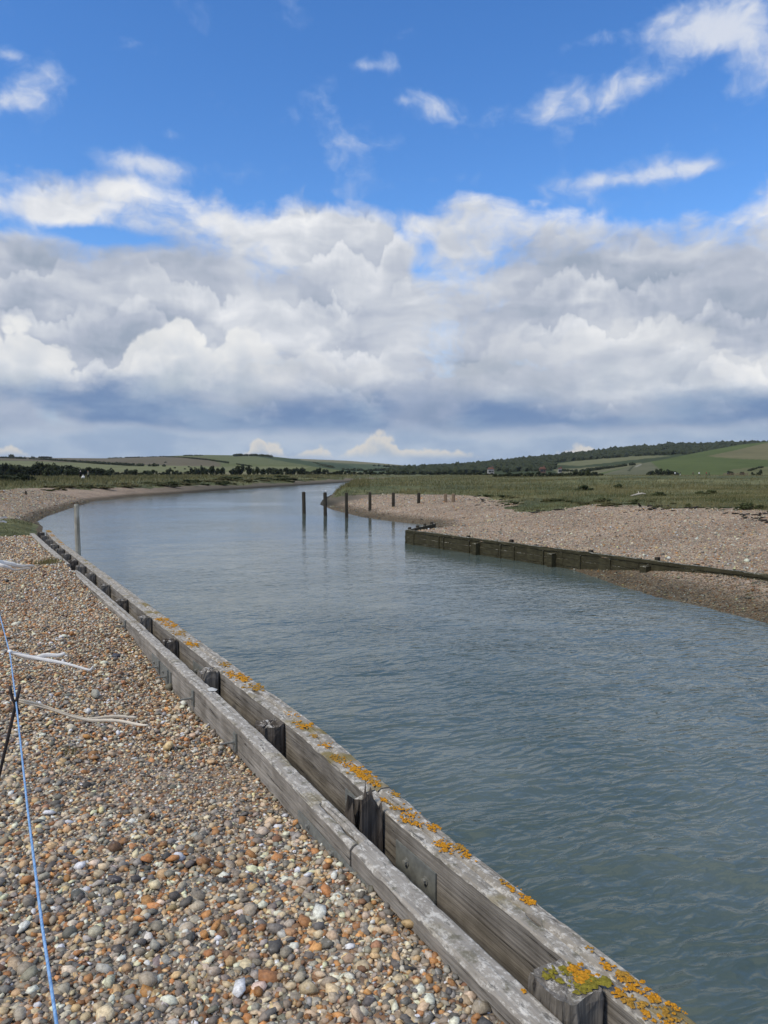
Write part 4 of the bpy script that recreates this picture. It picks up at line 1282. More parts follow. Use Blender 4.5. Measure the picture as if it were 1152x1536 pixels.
def build_grass():
    r2 = np.random.default_rng(21)
    V, F, base = [], [], 0
    def scatter(n_, y0, y1, u0, u1, hmin, hmax, w, thr=0.5, clump=0.35):
        nonlocal base
        y = np.exp(r2.uniform(math.log(y0), math.log(y1), n_))
        x = r2.uniform(u0, u1, n_) * y
        z, g, _ = land(x, y)
        d = river_sd(x, y)
        cl = fbm(x, y, clump, 3, 77) + 0.5
        k = (g + 0.5 * fbm(x, y, 0.8, 3, 70) > thr) & (d > 0.5) & (r2.random(n_) < cl * 1.4)
        x, y, cl = x[k], y[k], cl[k]
        h = r2.uniform(hmin, hmax, len(x)) * (0.5 + cl) * np.interp(y, [25, 60, 200, 400], [0.55, 0.8, 1.0, 1.3])
        v, f = blades(x, y, h, w * np.interp(y, [25, 60, 150, 400], [0.45, 0.8, 1.5, 3.0]), r2)
        V.append(v); F.append(f + base); base += len(v)
    scatter(90000, 26, 75, -0.12, 0.56, 0.10, 0.30, 0.022)
    scatter(60000, 70, 390, -0.10, 0.56, 0.15, 0.45, 0.03)
    scatter(60000, 60, 330, -0.56, -0.02, 0.2, 0.7, 0.035)
    scatter(30000, 28, 58, -0.56, -0.36, 0.06, 0.16, 0.02)
    me = mesh_np("marsh_grass", np.concatenate(V), np.concatenate(F), False)
    tag(obj("marsh_grass", me, m_grass), "rough olive and straw grass over the marsh and banks", "grass", kind="stuff")
build_grass()
def tuft(px, py, w, h, label, k=160):
    r2 = np.random.default_rng(int(px))
    p = hit(px, py, 1.6)
    p = hit(px, py, float(near_z(p[0], p[1])))
    x = p[0] + r2.normal(0, w * 0.4, k)
    y = p[1] + r2.normal(0, w * 0.4, k)
    v, f = blades(x, y, h * r2.uniform(0.4, 1, k), 0.006 * (h / 0.12), r2, near_z)
    z0 = float(near_z(p[0], p[1]))
    me = mesh_np("grass_tuft", v - np.array([p[0], p[1], z0]), f, False)
    tag(obj("grass_tuft", me, m_grass, None, (p[0], p[1], z0)), label, "grass tuft", kind="stuff")
tuft(72, 847, 0.30, 0.13, "green tuft growing in the shingle beside the buried timber", 320)
tuft(107, 1131, 0.05, 0.07, "tiny grass sprig among the larger pebbles", 40)

m_wrack = plain("dried_seaweed", (0.030, 0.026, 0.020), 0.9, 0.2, 0.5, 8)
m_stone = pebble_mat("bank_stones", False)
def build_bank_details():
    r2 = np.random.default_rng(9)
    # dark wrack strewn along the top of the far shingle
    n_ = 5200
    y = r2.uniform(26, 62, n_)
    x = r2.uniform(0.02, 0.56, n_) * y
    s = x * TV[0] + y * TV[1]
    nn = x * NV[0] + y * NV[1]
    off = nn - f_ge(s)
    k = (np.abs(off + 1.0 + 1.6 * fbm(x, y, 0.3, 3, 8)) < 1.5) & (fbm(x, y, 0.5, 3, 60) > 0.03) & (r2.random(n_) < np.interp(x / y, [0.02, 0.15, 0.3, 0.5], [0.3, 0.5, 0.7, 1.0]))
    x, y = x[k], y[k]
    z = land(x, y)[0]
    sz = np.exp(r2.normal(-2.55, 0.55, len(x)))
    va = pebble_variants((ICO1[0], ICO1[1]), 5, 0.9)
    va = [v * np.array([1.6, 0.8, 0.5]) for v in va]
    me = pebble_mesh("wrack", np.stack([x, y, z + 0.02], 1), sz, rot_mats(len(x), 0.3), np.ones((len(x), 3)) * 0.03, va, ICO1[1])
    tag(obj("wrack", me, m_wrack), "dark dried seaweed strewn along the top of the far shingle", "seaweed", kind="stuff")
    # loose stones giving the far banks their grain
    P_, S_, C_ = [], [], []
    def strew(n_, y0, y1, u0, u1, med):
        y = np.exp(r2.uniform(math.log(y0), math.log(y1), n_))
        x = r2.uniform(u0, u1, n_) * y
        z, g, m = land(x, y)
        s_ = x * TV[0] + y * TV[1]
        k = (g < 0.15 + 0.4 * r2.random(n_)) & (z > 0.01) & (m < 0.4) & ~((s_ < 23) & (x < 0))
        x, y, z, s_ = x[k], y[k], z[k], s_[k]
        sz = med * np.exp(r2.normal(0, 0.4, len(x))) * np.interp(y, [15, 40, 80], [0.8, 1.1, 1.7])
        c = pebble_colors(len(x), PWT_BIG) * np.array([0.88, 0.93, 0.92])
        wet = (z < 0.34) | ((np.abs(x * NV[0] + y * NV[1] - f_ng(s_)) < 4.5) & (x * NV[0] + y * NV[1] < f_ng(s_)) & (s_ < 29) & (z < 0.6))
        c[wet] *= np.array([0.42, 0.42, 0.37])
        P_.append(np.stack([x, y, z + 0.15 * sz], 1)); S_.append(sz); C_.append(c)
    strew(64000, 15, 75, -0.12, 0.55, 0.030)
    strew(16000, 44, 80, -0.56, -0.32, 0.034)
    P3, S3, C3 = np.concatenate(P_), np.concatenate(S_), np.concatenate(C_)
    print("bank stones", len(P3))
    va = pebble_variants(OCT, 8, 0.35)
    me = pebble_mesh("bank_stones", P3, S3, rot_mats(len(P3), 0.5), C3, va, OCT[1])
    tag(obj("bank_stones", me, m_stone), "loose flint stones covering the far shingle banks", "stones", kind="stuff")
build_bank_details()

# ------------------------------------------------------------------ far timber wall
fw_root = empty("timber_wall", (*plan(28.9, 17.28), 0.0))
tag(fw_root, "low dark algae covered timber wall holding the far shingle bank", "timber wall")
def wbox(L, D, H, bev=0.008, seed=0, jit=0.006):
    r2 = np.random.default_rng(seed)
    n_ = max(2, int(L / 0.35))
    V, F = [], []
    for i in range(n_ + 1):
        x = L * i / n_
        for (yy, zz) in ((0, 0), (D, 0), (D, H - bev), (D - bev, H), (bev, H), (0, H - bev)):
            V.append((x, yy + jit * r2.normal(), zz + jit * r2.normal()))
    for i in range(n_):
        for q in range(6):
            w = (q + 1) % 6
            F.append((i * 6 + q, i * 6 + w, (i + 1) * 6 + w, (i + 1) * 6 + q))
    F.append((5, 4, 3, 2, 1, 0)); F.append(tuple(n_ * 6 + q for q in range(6)))
    return mesh_py("board", V, F)
def wall_part(name, me, s, n, z, rz=ANG + math.pi, mat=m_slime):
    return rpart(name, me, mat, s, n, z, rz, fw_root, fw_root)
def wall_yaw(s0, s1):
    a, b_ = plan(s0, float(f_ng(s0))), plan(s1, float(f_ng(s1)))
    return math.atan2(b_[1] - a[1], b_[0] - a[0])
sx = [28.9, 25.6, 22.4, 19.0, 15.8, 12.4, 9.0]
for i in range(len(sx) - 1):
    s0, s1 = sx[i], sx[i + 1]
    L = s0 - s1 - 0.012
    yw = wall_yaw(s0, s1)
    for j, (z0, H, out) in enumerate(((-0.45, 0.52, 0.0), (0.082, 0.225, 0.012), (0.318, 0.20, 0.0))):
        wall_part("face_board", wbox(L, 0.07, H, seed=i * 10 + j), s0 + (0.02 * (j - 1)), float(f_ng(s0)) - 0.10 - out, z0, yw)
    wall_part("top_rail", wbox(L, 0.15, 0.10, seed=i * 10 + 7, jit=0.009), s0, float(f_ng(s0)) - 0.13, 0.525, yw)
stub = [wbox(0.12, 0.12, 0.9, 0.02, 70 + k, 0.006) for k in range(3)]
for k in range(15):
    s = 28.6 - k * 1.32
    wall_part("post", stub[k % 3], s, float(f_ng(s)) + 0.06, -0.22 - 0.035 * ((k * 7) % 5) + 0.03, mat=m_dkpost)
batten = wbox(0.05, 0.03, 0.62, 0.004, 81, 0.003)
for k in range(24):
    if k % 5 in (1, 4): continue
    s = 28.3 - k * 0.86 + 0.3 * math.sin(k * 2.7)
    wall_part("batten", batten, s, float(f_ng(s)) - 0.145, -0.12, mat=m_slime)
butt = wbox(0.22, 0.22, 0.75, 0.03, 91, 0.012)
for px in (718, 832, 972):
    best = min(np.arange(10, 29, 0.05), key=lambda s: abs(to_px(np.array([*plan(s, float(f_ng(s))), 0.4]))[0] - px))
    wall_part("buttress", butt, float(best), float(f_ng(best)) - 0.32, -0.30)
# return arm into the bank
a0, a1 = np.array([1.02, 33.75]), np.array([2.65, 38.4])
ya = math.atan2(*(a1 - a0)[::-1])
La = float(np.linalg.norm(a1 - a0))
for j, (z0, H) in enumerate(((-0.45, 0.55), (0.11, 0.22), (0.34, 0.24))):
    o = obj("face_board", wbox(La, 0.08, H, seed=200 + j), m_slime, fw_root)
    o.location = Vector((a0[0], a0[1], z0)) - fw_root.location
    o.rotation_euler = (0, 0, ya)
for k in range(4):
    q = a0 + (a1 - a0) * (0.12 + 0.25 * k)
    o = obj("post", stub[k % 3], m_dkpost, fw_root)
    o.location = Vector((q[0], q[1], -0.22)) - fw_root.location
    o.rotation_euler = (0, 0, ya)

# ------------------------------------------------------------------ posts
def post_mesh(h, w, seed, sink=0.8, taper=0.04):
    r2 = np.random.default_rng(seed)
    V, F = [], []
    k = 10
    zs = [-sink, 0.0, h * 0.35, h * 0.7, h - 0.03, h]
    for zi, z in enumerate(zs):
        sc = 1 - taper * max(z, 0) / h - (0.12 if zi == 5 else 0)
        for i in range(k):
            a = 2 * math.pi * (i + 0.5) / k
            c, s = math.cos(a), math.sin(a)
            e = 0.55
            V.append((math.copysign(abs(c) ** e, c) * w / 2 * sc * (1 + 0.04 * r2.normal()), math.copysign(abs(s) ** e, s) * w / 2 * sc * (1 + 0.04 * r2.normal()), z + (0.02 * r2.normal() if zi == 5 else 0)))
    for r in range(len(zs) - 1):
        for i in range(k):
            j = (i + 1) % k
            F.append((r * k + i, r * k + j, (r + 1) * k + j, (r + 1) * k + i))
    F.append(tuple((len(zs) - 1) * k + i for i in range(k)))
    return mesh_py("post", V, F)
def single_post(x, y, z, h, w, mat, label, seed, name="mooring_post", lean=(0, 0), group=None, cat="post"):
    o = obj(name, post_mesh(h, w, seed), mat, None, (x, y, z), (lean[0], lean[1], random.uniform(-0.3, 0.3)))
    return tag(o, label, cat, group)
PL = [((456, 771), 738, 5.0, "dark post standing farthest out in the river, end of its row"), ((488, 774), 738.5, 5.0, "dark river post between the outermost one and the shore"), ((520, 777), 739, 5.0, "dark post rising from the water just off the shingle nose")]
pts = []
for i, ((px, py), top, w, lb) in enumerate(PL):
    p = hit(px, py, 0)
    pts.append(p)
    h = (py - top) / FPX * p[1]
    single_post(p[0], p[1], 0, h, w / FPX * p[1], m_dkpost, lb, 400 + i, lean=(0, R(-0.6)))
dirp = (pts[2] - pts[0]) / 2
for i, (px, py, top, lb) in enumerate(((555, 766, 738.5, "dark post at the foot of the shingle slope, lowest of three ashore"), (590, 760, 739, "dark post midway up the shingle slope"), (628, 755, 739.5, "dark post highest on the shingle slope, just below the turf edge"))):
    p = at_ground(px, py)
    zb_ = gz(*p)
    zt = EYE - (top - HORIZON) / FPX * p[1]
    single_post(p[0], p[1], zb_, max(zt - zb_, 0.4), 4.6 / FPX * p[1], m_dkpost, lb, 410 + i)
for i, (px, lb) in enumerate(((668, "short brown stump with the cross rail, nearer the row of dark posts"), (680, "short brown stump of the pair, on the side of the timber wall"))):
    p = at_ground(px, 753)
    single_post(p[0], p[1], gz(*p), 12 / FPX * p[1], 5.2 / FPX * p[1], plain("brown_stump", (0.20, 0.15, 0.10), 0.9, 0.1, 0.3, 9) if i == 0 else bpy.data.materials["brown_stump"], lb, 420 + i, "timber_stump")
# tall pale pole just outside the cap
pp = plan(15.2, 2.05)
ppx, _ = to_px(np.array([pp[0], pp[1], 1.7]))
sh = ((115.5 - CX) / FPX - pp[0] / pp[1]) * pp[1]
ph = EYE - (757 - HORIZON) / FPX * pp[1]
pole = obj("marker_pole", post_mesh(ph, 0.098, 430, 1.2, 0.06), m_palepost, None, (pp[0] + sh + 0.03, pp[1], 0), (0, R(-1.0), 0.3))
tag(pole, "tall pale timber pole standing in the water against the near wall", "pole")
p = at_ground(39, 742)
single_post(p[0], p[1], gz(*p), 5 / FPX * p[1], 2.4 / FPX * p[1], m_dkpost, "short dark stub post alone on the shingle point", 440, "stub_post")

# ------------------------------------------------------------------ rope line, stake and streamers
def tube(name, P, r, k=8, cap=True, rad=None):
    P = np.asarray(P, float)
    T = np.gradient(P, axis=0)
    T /= np.linalg.norm(T, axis=1)[:, None]
    up = np.array([0, 0, 1.0])
    V, F = [], []
    for i in range(len(P)):
        a = np.cross(T[i], up)
        if np.linalg.norm(a) < 1e-3: a = np.cross(T[i], [0, 1, 0])
        a /= np.linalg.norm(a)
        b_ = np.cross(a, T[i])
        rr = r if rad is None else rad[i]
        for q in range(k):
            t = 2 * math.pi * q / k
            V.append(P[i] + rr * (a * math.cos(t) + b_ * math.sin(t)))
    for i in range(len(P) - 1):
        for q in range(k):
            w = (q + 1) % k
            F.append((i * k + q, i * k + w, (i + 1) * k + w, (i + 1) * k + q))
    if cap:
        F.append(tuple(range(k))[::-1]); F.append(tuple((len(P) - 1) * k + q for q in range(k)))
    return mesh_py(name, V, F, True)
ZR = EYE - 0.83
m_rope, N, b = material("blue_rope", 0.6, 0.3)
O = pos(N)
tw = N.noise(N.v('MULTIPLY', O, (300, 60, 300)), 1.0, 2, 0.5)
N.put(b.inputs['Base Color'], N.mix(N.lin(tw, 0.35, 0.65), (0.13, 0.28, 0.50), (0.28, 0.46, 0.70)))
rp = []
key = [(96, 1640), (85, 1536), (62, 1380), (41, 1210), (24, 1052), (15, 980), (0, 922)]
kp = [hit(x, y, ZR) for x, y in key]
ext = kp[-1] + (kp[-1] - kp[-3]) / np.linalg.norm(kp[-1] - kp[-3]) * np.array([1.0])[:, None] * 0
dirr = (kp[-1] - kp[4]) / np.linalg.norm(kp[-1] - kp[4])
line = list(kp) + [kp[-1] + dirr * d for d in (0.8, 1.8, 3.0, 4.5, 6.5, 9.0, 11.5)]
line = np.array(line)
cum = np.r_[0, np.cumsum(np.linalg.norm(np.diff(line, axis=0), axis=1))]
u = np.linspace(0, cum[-1], 220)
rx, ry = np.interp(u, cum, line[:, 0]), np.interp(u, cum, line[:, 1])
rz_ = np.full_like(u, ZR)
i_st = cum[4]
rz_ -= 0.05 * np.sin(np.clip((u - i_st) / (cum[-1] - i_st), 0, 1) * np.pi) * 0.4
me = tube("rope", np.stack([rx, ry, rz_], 1) - np.array([kp[4][0], kp[4][1], ZR]), 0.0027, 8)
tag(obj("barrier_rope", me, m_rope, None, (kp[4][0], kp[4][1], ZR)), "taut thin blue rope strung along the shingle beside the stake", "rope")

m_iron = plain("rusty_iron", (0.030, 0.024, 0.022), 0.7, 0.4, 0.5, 40, 0.001)
st = kp[4]
base_d = 2.74
foot = np.array([st[0] - 0.215, st[1] + 0.02])
fz = float(near_z(foot[0], foot[1]))
stake = empty("rope_stake", (foot[0], foot[1], fz))
tag(stake, "thin leaning dark iron stake with a hooked top carrying the rope", "stake")
topv = np.array([st[0] + 0.018, st[1] - 0.005, ZR + 0.055]) - np.array([foot[0], foot[1], fz])
pts_ = np.array([topv * f for f in np.linspace(-0.22, 1, 14)])
obj("rod", tube("rod", pts_, 0.006, 8), m_iron, stake)
hc = np.array([st[0], st[1], ZR]) - np.array([foot[0], foot[1], fz])
hk = [hc + np.array([0.012, -0.006, -0.045]), hc + np.array([0.006, -0.012, -0.012]), hc + np.array([-0.004, -0.014, 0.010]), hc + np.array([-0.012, -0.012, 0.035]), hc + np.array([-0.016, -0.008, 0.060])]
obj("hook", tube("hook", hk, 0.0055, 8), m_iron, stake)

m_tape = plain("weathered_white_tape", (0.80, 0.78, 0.72), 0.8, 0.2, 0.14, 25, 0.001)
m_tape2 = plain("cream_tape", (0.72, 0.64, 0.50), 0.8, 0.2, 0.16, 25, 0.001)
def ribbon(P, W, twist, seed):
    """a thin strip with thickness along points P"""
    r2 = np.random.default_rng(seed)
    P = np.asarray(P, float)
    n_ = 40
    t = np.linspace(0, 1, len(P))
    tt = np.linspace(0, 1, n_)
    Q = np.stack([np.interp(tt, t, P[:, i]) for i in range(3)], 1)
    for _ in range(3):
        Q[1:-1] = 0.25 * Q[:-2] + 0.5 * Q[1:-1] + 0.25 * Q[2:]
    Q[:, 2] += 0.006 * np.sin(tt * 14 + seed) * tt
    T = np.gradient(Q, axis=0); T /= np.linalg.norm(T, axis=1)[:, None]
    V, F = [], []
    for i in range(n_):
        a = np.cross(T[i], [0, 0, 1.0]); a /= np.linalg.norm(a)
        b_ = np.cross(a, T[i])
        th = 1.25 + twist * 0.7 * math.sin(4.0 * tt[i] + seed)
        d = a * math.cos(th) + b_ * math.sin(th)
        e = np.cross(T[i], d)
        w = W * (0.6 + 0.4 * math.sin(min(1, tt[i] * 3) * 1.57)) * (1 - 0.45 * tt[i] ** 3) * (1 + 0.08 * r2.normal())
        for q in (-1, -0.33, 0.33, 1):
            V.append(Q[i] + d * w * q * 0.5 + e * (0.0008 + 0.0022 * (1 - abs(q))))
        for q in (1, 0.33, -0.33, -1):
            V.append(Q[i] + d * w * q * 0.5 - e * 0.0008 + e * 0.0022 * (1 - abs(q)))
    for i in range(n_ - 1):
        for q in range(8):
            w = (q + 1) % 8
            F.append((i * 8 + q, i * 8 + w, (i + 1) * 8 + w, (i + 1) * 8 + q))
    F.append(tuple(range(8))[::-1]); F.append(tuple((n_ - 1) * 8 + q for q in range(8)))
    return V, F
def streamer(knot, ends, label, mat, seed):
    k2 = hit(*knot, ZR)
    org = np.array([k2[0], k2[1], ZR])
    o = empty("tape_streamer", tuple(org))
    tag(o, label, "streamer", "tape streamers tied to the rope")
    bm = bmesh.new()
    bmesh.ops.create_icosphere(bm, subdivisions=2, radius=0.010)
    for v in bm.verts:
        v.co.x *= 1.2; v.co.z *= 0.9 + 0.2 * mnoise.noise(v.co * 90)
    obj("knot", bm_mesh("knot", bm, True), mat, o)
    for j, (pxs, W, tw_) in enumerate(ends):
        P_ = []
        for (x, y, dz, dy) in pxs:                # blown towards the water, drooping by dz below the rope
            d = ray(x, y)
            yy = org[1] + dy
            t = yy / d[1]
            P_.append(np.array([d[0] * t, yy, EYE + d[2] * t]) - org)
        V, F = ribbon(P_, W, tw_, seed + j)
        obj("tail", mesh_py("tail", V, F, True), mat, o)
streamer((22, 1049), [([(22, 1049, 0, 0), (50, 1054, 0, .01), (90, 1069, 0, .03), (130, 1078, 0, .05), (170, 1077, 0, .06), (205, 1074, 0, .07)], 0.019, 0.6), ([(22, 1051, 0, 0), (60, 1060, 0, .0), (100, 1073, 0, .01), (140, 1081, 0, .02), (185, 1083, 0, .02), (222, 1086, 0, .02)], 0.014, 0.9)], "cream tape streamer tied at the iron stake, blowing towards the water", m_tape2, 3)
streamer((15, 977), [([(15, 977, 0, 0), (30, 983, 0, .02), (55, 987, 0, .05), (75, 983, 0, .07), (98, 980, 0, .08)], 0.027, 0.5), ([(15, 979, 0, 0), (35, 984, 0, .0), (70, 989, 0, .01), (100, 997, 0, .02), (135, 1004, 0, .02), (140, 1001, 0, .02)], 0.015, 0.8)], "white tape streamer with a broad and a thin tail, tied beyond the stake", m_tape, 5)
streamer((-12, 842), [([(-12, 842, 0, 0), (5, 844, 0, .1), (25, 848, 0, .15), (52, 850, 0, .2)], 0.05, 0.5), ([(-12, 844, 0, 0), (5, 849, 0, .0), (22, 855, 0, .05), (46, 853, 0, .1)], 0.036, 0.8)], "tangled white tape streamer level with the green tuft", m_tape, 7)
streamer((-9, 776), [([(-9, 776, 0, 0), (0, 778, 0, .1), (10, 776, 0, .2)], 0.05, 0.4), ([(-9, 778, 0, 0), (0, 782, 0, .1), (10, 783, 0, .2)], 0.04, 0.6)], "far white tape streamer flying against the green hollow", m_tape, 9)

# a dark rounded stone on the shingle
p = hit(174, 975, 1.58)
me = mesh_np("cobble", pebble_variants(ICO2, 1, 0.3)[0], ICO2[1])
o = obj("dark_cobble", me, plain("dark_flint", (0.05, 0.052, 0.062), 0.5, 0.4, 0.2, 20), None, (p[0], p[1], float(near_z(p[0], p[1])) + 0.015))
o.scale = (0.042,) * 3
tag(o, "single dark blue grey cobble lying on the fine shingle", "stone")

# driftwood on the far turf
p = at_ground(957, 745)
drift = empty("driftwood", (p[0], p[1], gz(*p)))
tag(drift, "bleached driftwood branch lying on the turf edge of the far bank", "driftwood")
m_drift = plain("bleached_wood", (0.42, 0.39, 0.33), 0.85, 0.1, 0.2, 10)
q = p[1] / FPX
obj("branch", tube("branch", [(-12 * q, 0, 0.04), (-5 * q, 0.1, 0.11), (1 * q, 0.1, 0.17), (6 * q, 0.0, 0.22), (11 * q, -0.1, 0.20)], 0.06, 7, True, [0.035, 0.05, 0.075, 0.06, 0.03]), m_drift, drift)
obj("side_branch", tube("side_branch", [(1 * q, 0.1, 0.17), (2 * q, 0.15, 0.28), (1.6 * q, 0.2, 0.36)], 0.04, 7, True, [0.05, 0.035, 0.02]), m_drift, drift)

# ------------------------------------------------------------------ houses at the foot of the wood
m_wallw = plain("pale_render", (0.40, 0.38, 0.34), 0.9, 0.1, 0.1, 1.0)
m_brick = plain("red_brick", (0.16, 0.10, 0.075), 0.9, 0.1, 0.2, 2.0)
m_roof = plain("red_tile", (0.13, 0.065, 0.048), 0.9, 0.1, 0.2, 1.5)
m_glass = plain("dark_window", (0.03, 0.035, 0.04), 0.2, 0.5, 0.1)
def house(px, py, sf, wpx, label, wallm, storeys=1.0):
    q = on_hill(sf, px, py)
    w = wpx / FPX * q[1]
    o = empty("house", (q[0], q[1] - 3, q[2] - 0.3), 0.12)
    tag(o, label, "house")
    h, d = 3.0 + 1.6 * storeys, w * 0.6
    bm = bmesh.new(); box_bm(bm, -w / 2, w / 2, -d / 2, d / 2, -1.5, h); obj("wall", bm_mesh("wall", bm), wallm, o)
    rh = w * 0.28
    e = 0.35
    V = [(-w / 2 - e, -d / 2 - e, h - 0.1), (w / 2 + e, -d / 2 - e, h - 0.1), (w / 2 + e, d / 2 + e, h - 0.1), (-w / 2 - e, d / 2 + e, h - 0.1), (-w / 2 + d * 0.25, 0, h + rh), (w / 2 - d * 0.25, 0, h + rh)]
    rf = obj("roof", mesh_py("roof", V, [(0, 1, 5, 4), (2, 3, 4, 5), (1, 2, 5), (3, 0, 4), (3, 2, 1, 0)]), m_roof, o)
    bm = bmesh.new(); box_bm(bm, w * 0.18, w * 0.18 + 0.9, -0.4, 0.4, h + rh * 0.3, h + rh + 1.0); obj("chimney", bm_mesh("chimney", bm), m_brick, rf)
    for xx in (-0.32, -0.05, 0.28):
        bm = bmesh.new(); box_bm(bm, xx * w - 0.55, xx * w + 0.55, -d / 2 - 0.04, -d / 2 + 0.02, 1.2, 2.5); obj("window", bm_mesh("window", bm), m_glass, o)
house(812, 709.3, hR, 8.5, "red roofed house half hidden at the foot of the wood", m_brick, 0.3)
house(735, 710.5, hR, 9, "long low red roofed house against the dark wood", m_wallw, 0.4)
house(838, 709.5, hR, 5, "small pale house between the tree clumps below the wood", m_wallw, 0.3)

# ------------------------------------------------------------------ people
def person_mesh(seed, stride, arm, jacket, trousers, hair, skin):
    """one continuous body grown from a jointed skeleton; colours by height and place"""
    J = {'pel': (0, 0, .95, .155), 'ches': (0, .02, 1.25, .17), 'neckb': (0, .02, 1.46, .10), 'neck': (0, .03, 1.52, .06), 'head': (0, .05, 1.63, .10), 'crown': (0, .04, 1.72, .075),
         'kneeL': (-.10, stride * .5, .50, .075), 'ankL': (-.10, stride * .55, .09, .05), 'toeL': (-.11, stride * .55 + .17, .03, .04),
         'kneeR': (.10, -stride * .2, .50, .075), 'ankR': (.10, -stride * .75, .11, .05), 'toeR': (.11, -stride * .75 + .17, .04, .04),
         'hipL': (-.10, 0, .88, .11), 'hipR': (.10, 0, .88, .11), 'shL': (-.20, .02, 1.40, .075), 'shR': (.20, .02, 1.40, .075),
         'elL': (-.26, -.05, 1.14, .055), 'elR': (.26, -.05 + arm * .1, 1.14, .055), 'wrL': (-.25, .10, .92, .04), 'wrR': (.24, .10 + arm * .2, .93 + arm * .15, .04), 'hL': (-.25, .15, .84, .042), 'hR': (.24, .15 + arm * .25, .85 + arm * .17, .042)}
    Ed = [('pel', 'ches'), ('ches', 'neckb'), ('neckb', 'neck'), ('neck', 'head'), ('head', 'crown'), ('pel', 'hipL'), ('pel', 'hipR'), ('hipL', 'kneeL'), ('kneeL', 'ankL'), ('ankL', 'toeL'), ('hipR', 'kneeR'), ('kneeR', 'ankR'), ('ankR', 'toeR'),
          ('neckb', 'shL'), ('neckb', 'shR'), ('shL', 'elL'), ('elL', 'wrL'), ('wrL', 'hL'), ('shR', 'elR'), ('elR', 'wrR'), ('wrR', 'hR')]
    nm = list(J)
    me = bpy.data.meshes.new("skeleton")
    me.from_pydata([J[k][:3] for k in nm], [(nm.index(a), nm.index(b_)) for a, b_ in Ed], [])
    tmp = bpy.data.objects.new("skeleton", me)
    COL.objects.link(tmp)
    tmp.modifiers.new("skin", 'SKIN')
    sv = me.skin_vertices[0].data
    for i, k in enumerate(nm):
        sv[i].radius = (J[k][3],) * 2
        sv[i].use_root = (k == 'pel')
    sub = tmp.modifiers.new("sub", 'SUBSURF')
    sub.levels = sub.render_levels = 1
    dg = bpy.context.evaluated_depsgraph_get()
    body = bpy.data.meshes.new_from_object(tmp.evaluated_get(dg))
    bpy.data.objects.remove(tmp)
    body.name = "body"
    body.materials.clear()
    for m_ in (trousers, jacket, skin, hair): body.materials.append(m_)
    for p in body.polygons:
        c = p.center
        i = 1 if c.z > 0.86 else 0
        if c.z > 1.50 or (abs(c.x) > 0.19 and c.z < 0.93): i = 2
        if c.z > 1.655 or (c.z > 1.54 and c.y < 0.03): i = 3
        p.material_index = i
        p.use_smooth = True
    return body
CM = {k: plain(k, c, 0.9, 0.1, 0.1, 5) for k, c in {"black_cloth": (0.018, 0.018, 0.020), "grey_green_cloth": (0.20, 0.20, 0.155), "white_cloth": (0.72, 0.72, 0.70), "dark_blue_cloth": (0.03, 0.04, 0.07), "brown_cloth": (0.10, 0.07, 0.05), "red_cloth": (0.30, 0.06, 0.05),
      "skin": (0.45, 0.29, 0.21), "white_hair": (0.62, 0.60, 0.56), "dark_hair": (0.03, 0.022, 0.016), "fair_hair": (0.30, 0.22, 0.12)}.items()}
def person(px, py, Y, jk, tr, hr, label, rz, stride=0.3, arm=0.0, group=None):
    x = (px - CX) / FPX * Y
    me = person_mesh(int(px), stride, arm, CM[jk], CM[tr], CM[hr], CM["skin"])
    o = obj("person", me, None, None, (x, Y, gz(x, Y) if Y < 395 else 1.6), (0, 0, rz))
    return tag(o, label, "person", group)
YP = 150
person(121.5, 727, YP, "black_cloth", "black_cloth", "white_hair", "person with white hair in black walking beside the round white bag", 1.3)
person(133, 727, YP + 1, "grey_green_cloth", "black_cloth", "fair_hair", "person in a grey green jacket and dark trousers following the white bag carrier", 1.7, 0.35)
# round white bag carried beside the first walker
x = (125.4 - CX) / FPX * (YP - 0.4)
bm = bmesh.new()
bmesh.ops.create_icosphere(bm, subdivisions=3, radius=0.34)
for v in bm.verts:
    v.co.y *= 0.5
    v.co.z = v.co.z * (1.1 if v.co.z < 0 else 0.95)
    v.co *= 1 + 0.05 * mnoise.noise(v.co * 5)
bag = empty("white_bag", (x, YP - 0.45, gz(x, YP) + 0.40))
tag(bag, "large round white bag carried by the walker in black", "bag")
obj("sack", bm_mesh("sack", bm, True), CM["white_cloth"], bag)
obj("handle", tube("handle", [(-0.12, 0, 0.28), (-0.08, 0, 0.46), (0.0, 0, 0.52), (0.08, 0, 0.46), (0.12, 0, 0.28)], 0.02, 6), CM["white_cloth"], bag)
for i, (px, jk, tr, lb) in enumerate(((1012, "white_cloth", "dark_blue_cloth", "distant person in white at the hawthorn clump"), (1016, "dark_blue_cloth", "black_cloth", "distant person in dark blue beside the person in white"), (1020, "black_cloth", "white_cloth", "distant person in a black top and pale trousers near the hawthorns"),
                                 (1039, "brown_cloth", "black_cloth", "distant person in brown alone on the far meadow"), (1048, "white_cloth", "black_cloth", "distant person in a white top and dark trousers on the far meadow"), (1059, "red_cloth", "dark_blue_cloth", "distant person in a red top walking the far meadow"), (1063, "black_cloth", "black_cloth", "distant person all in black behind the red top"),
                                 (1091, "dark_blue_cloth", "brown_cloth", "distant person in blue by the field gate rails"), (1114, "brown_cloth", "brown_cloth", "distant person in brown leaning at the end of the rails"))):
    person(px, 713, 330 + 4 * (i % 3), jk, tr, "dark_hair", lb, 0.7 * i, 0.25)
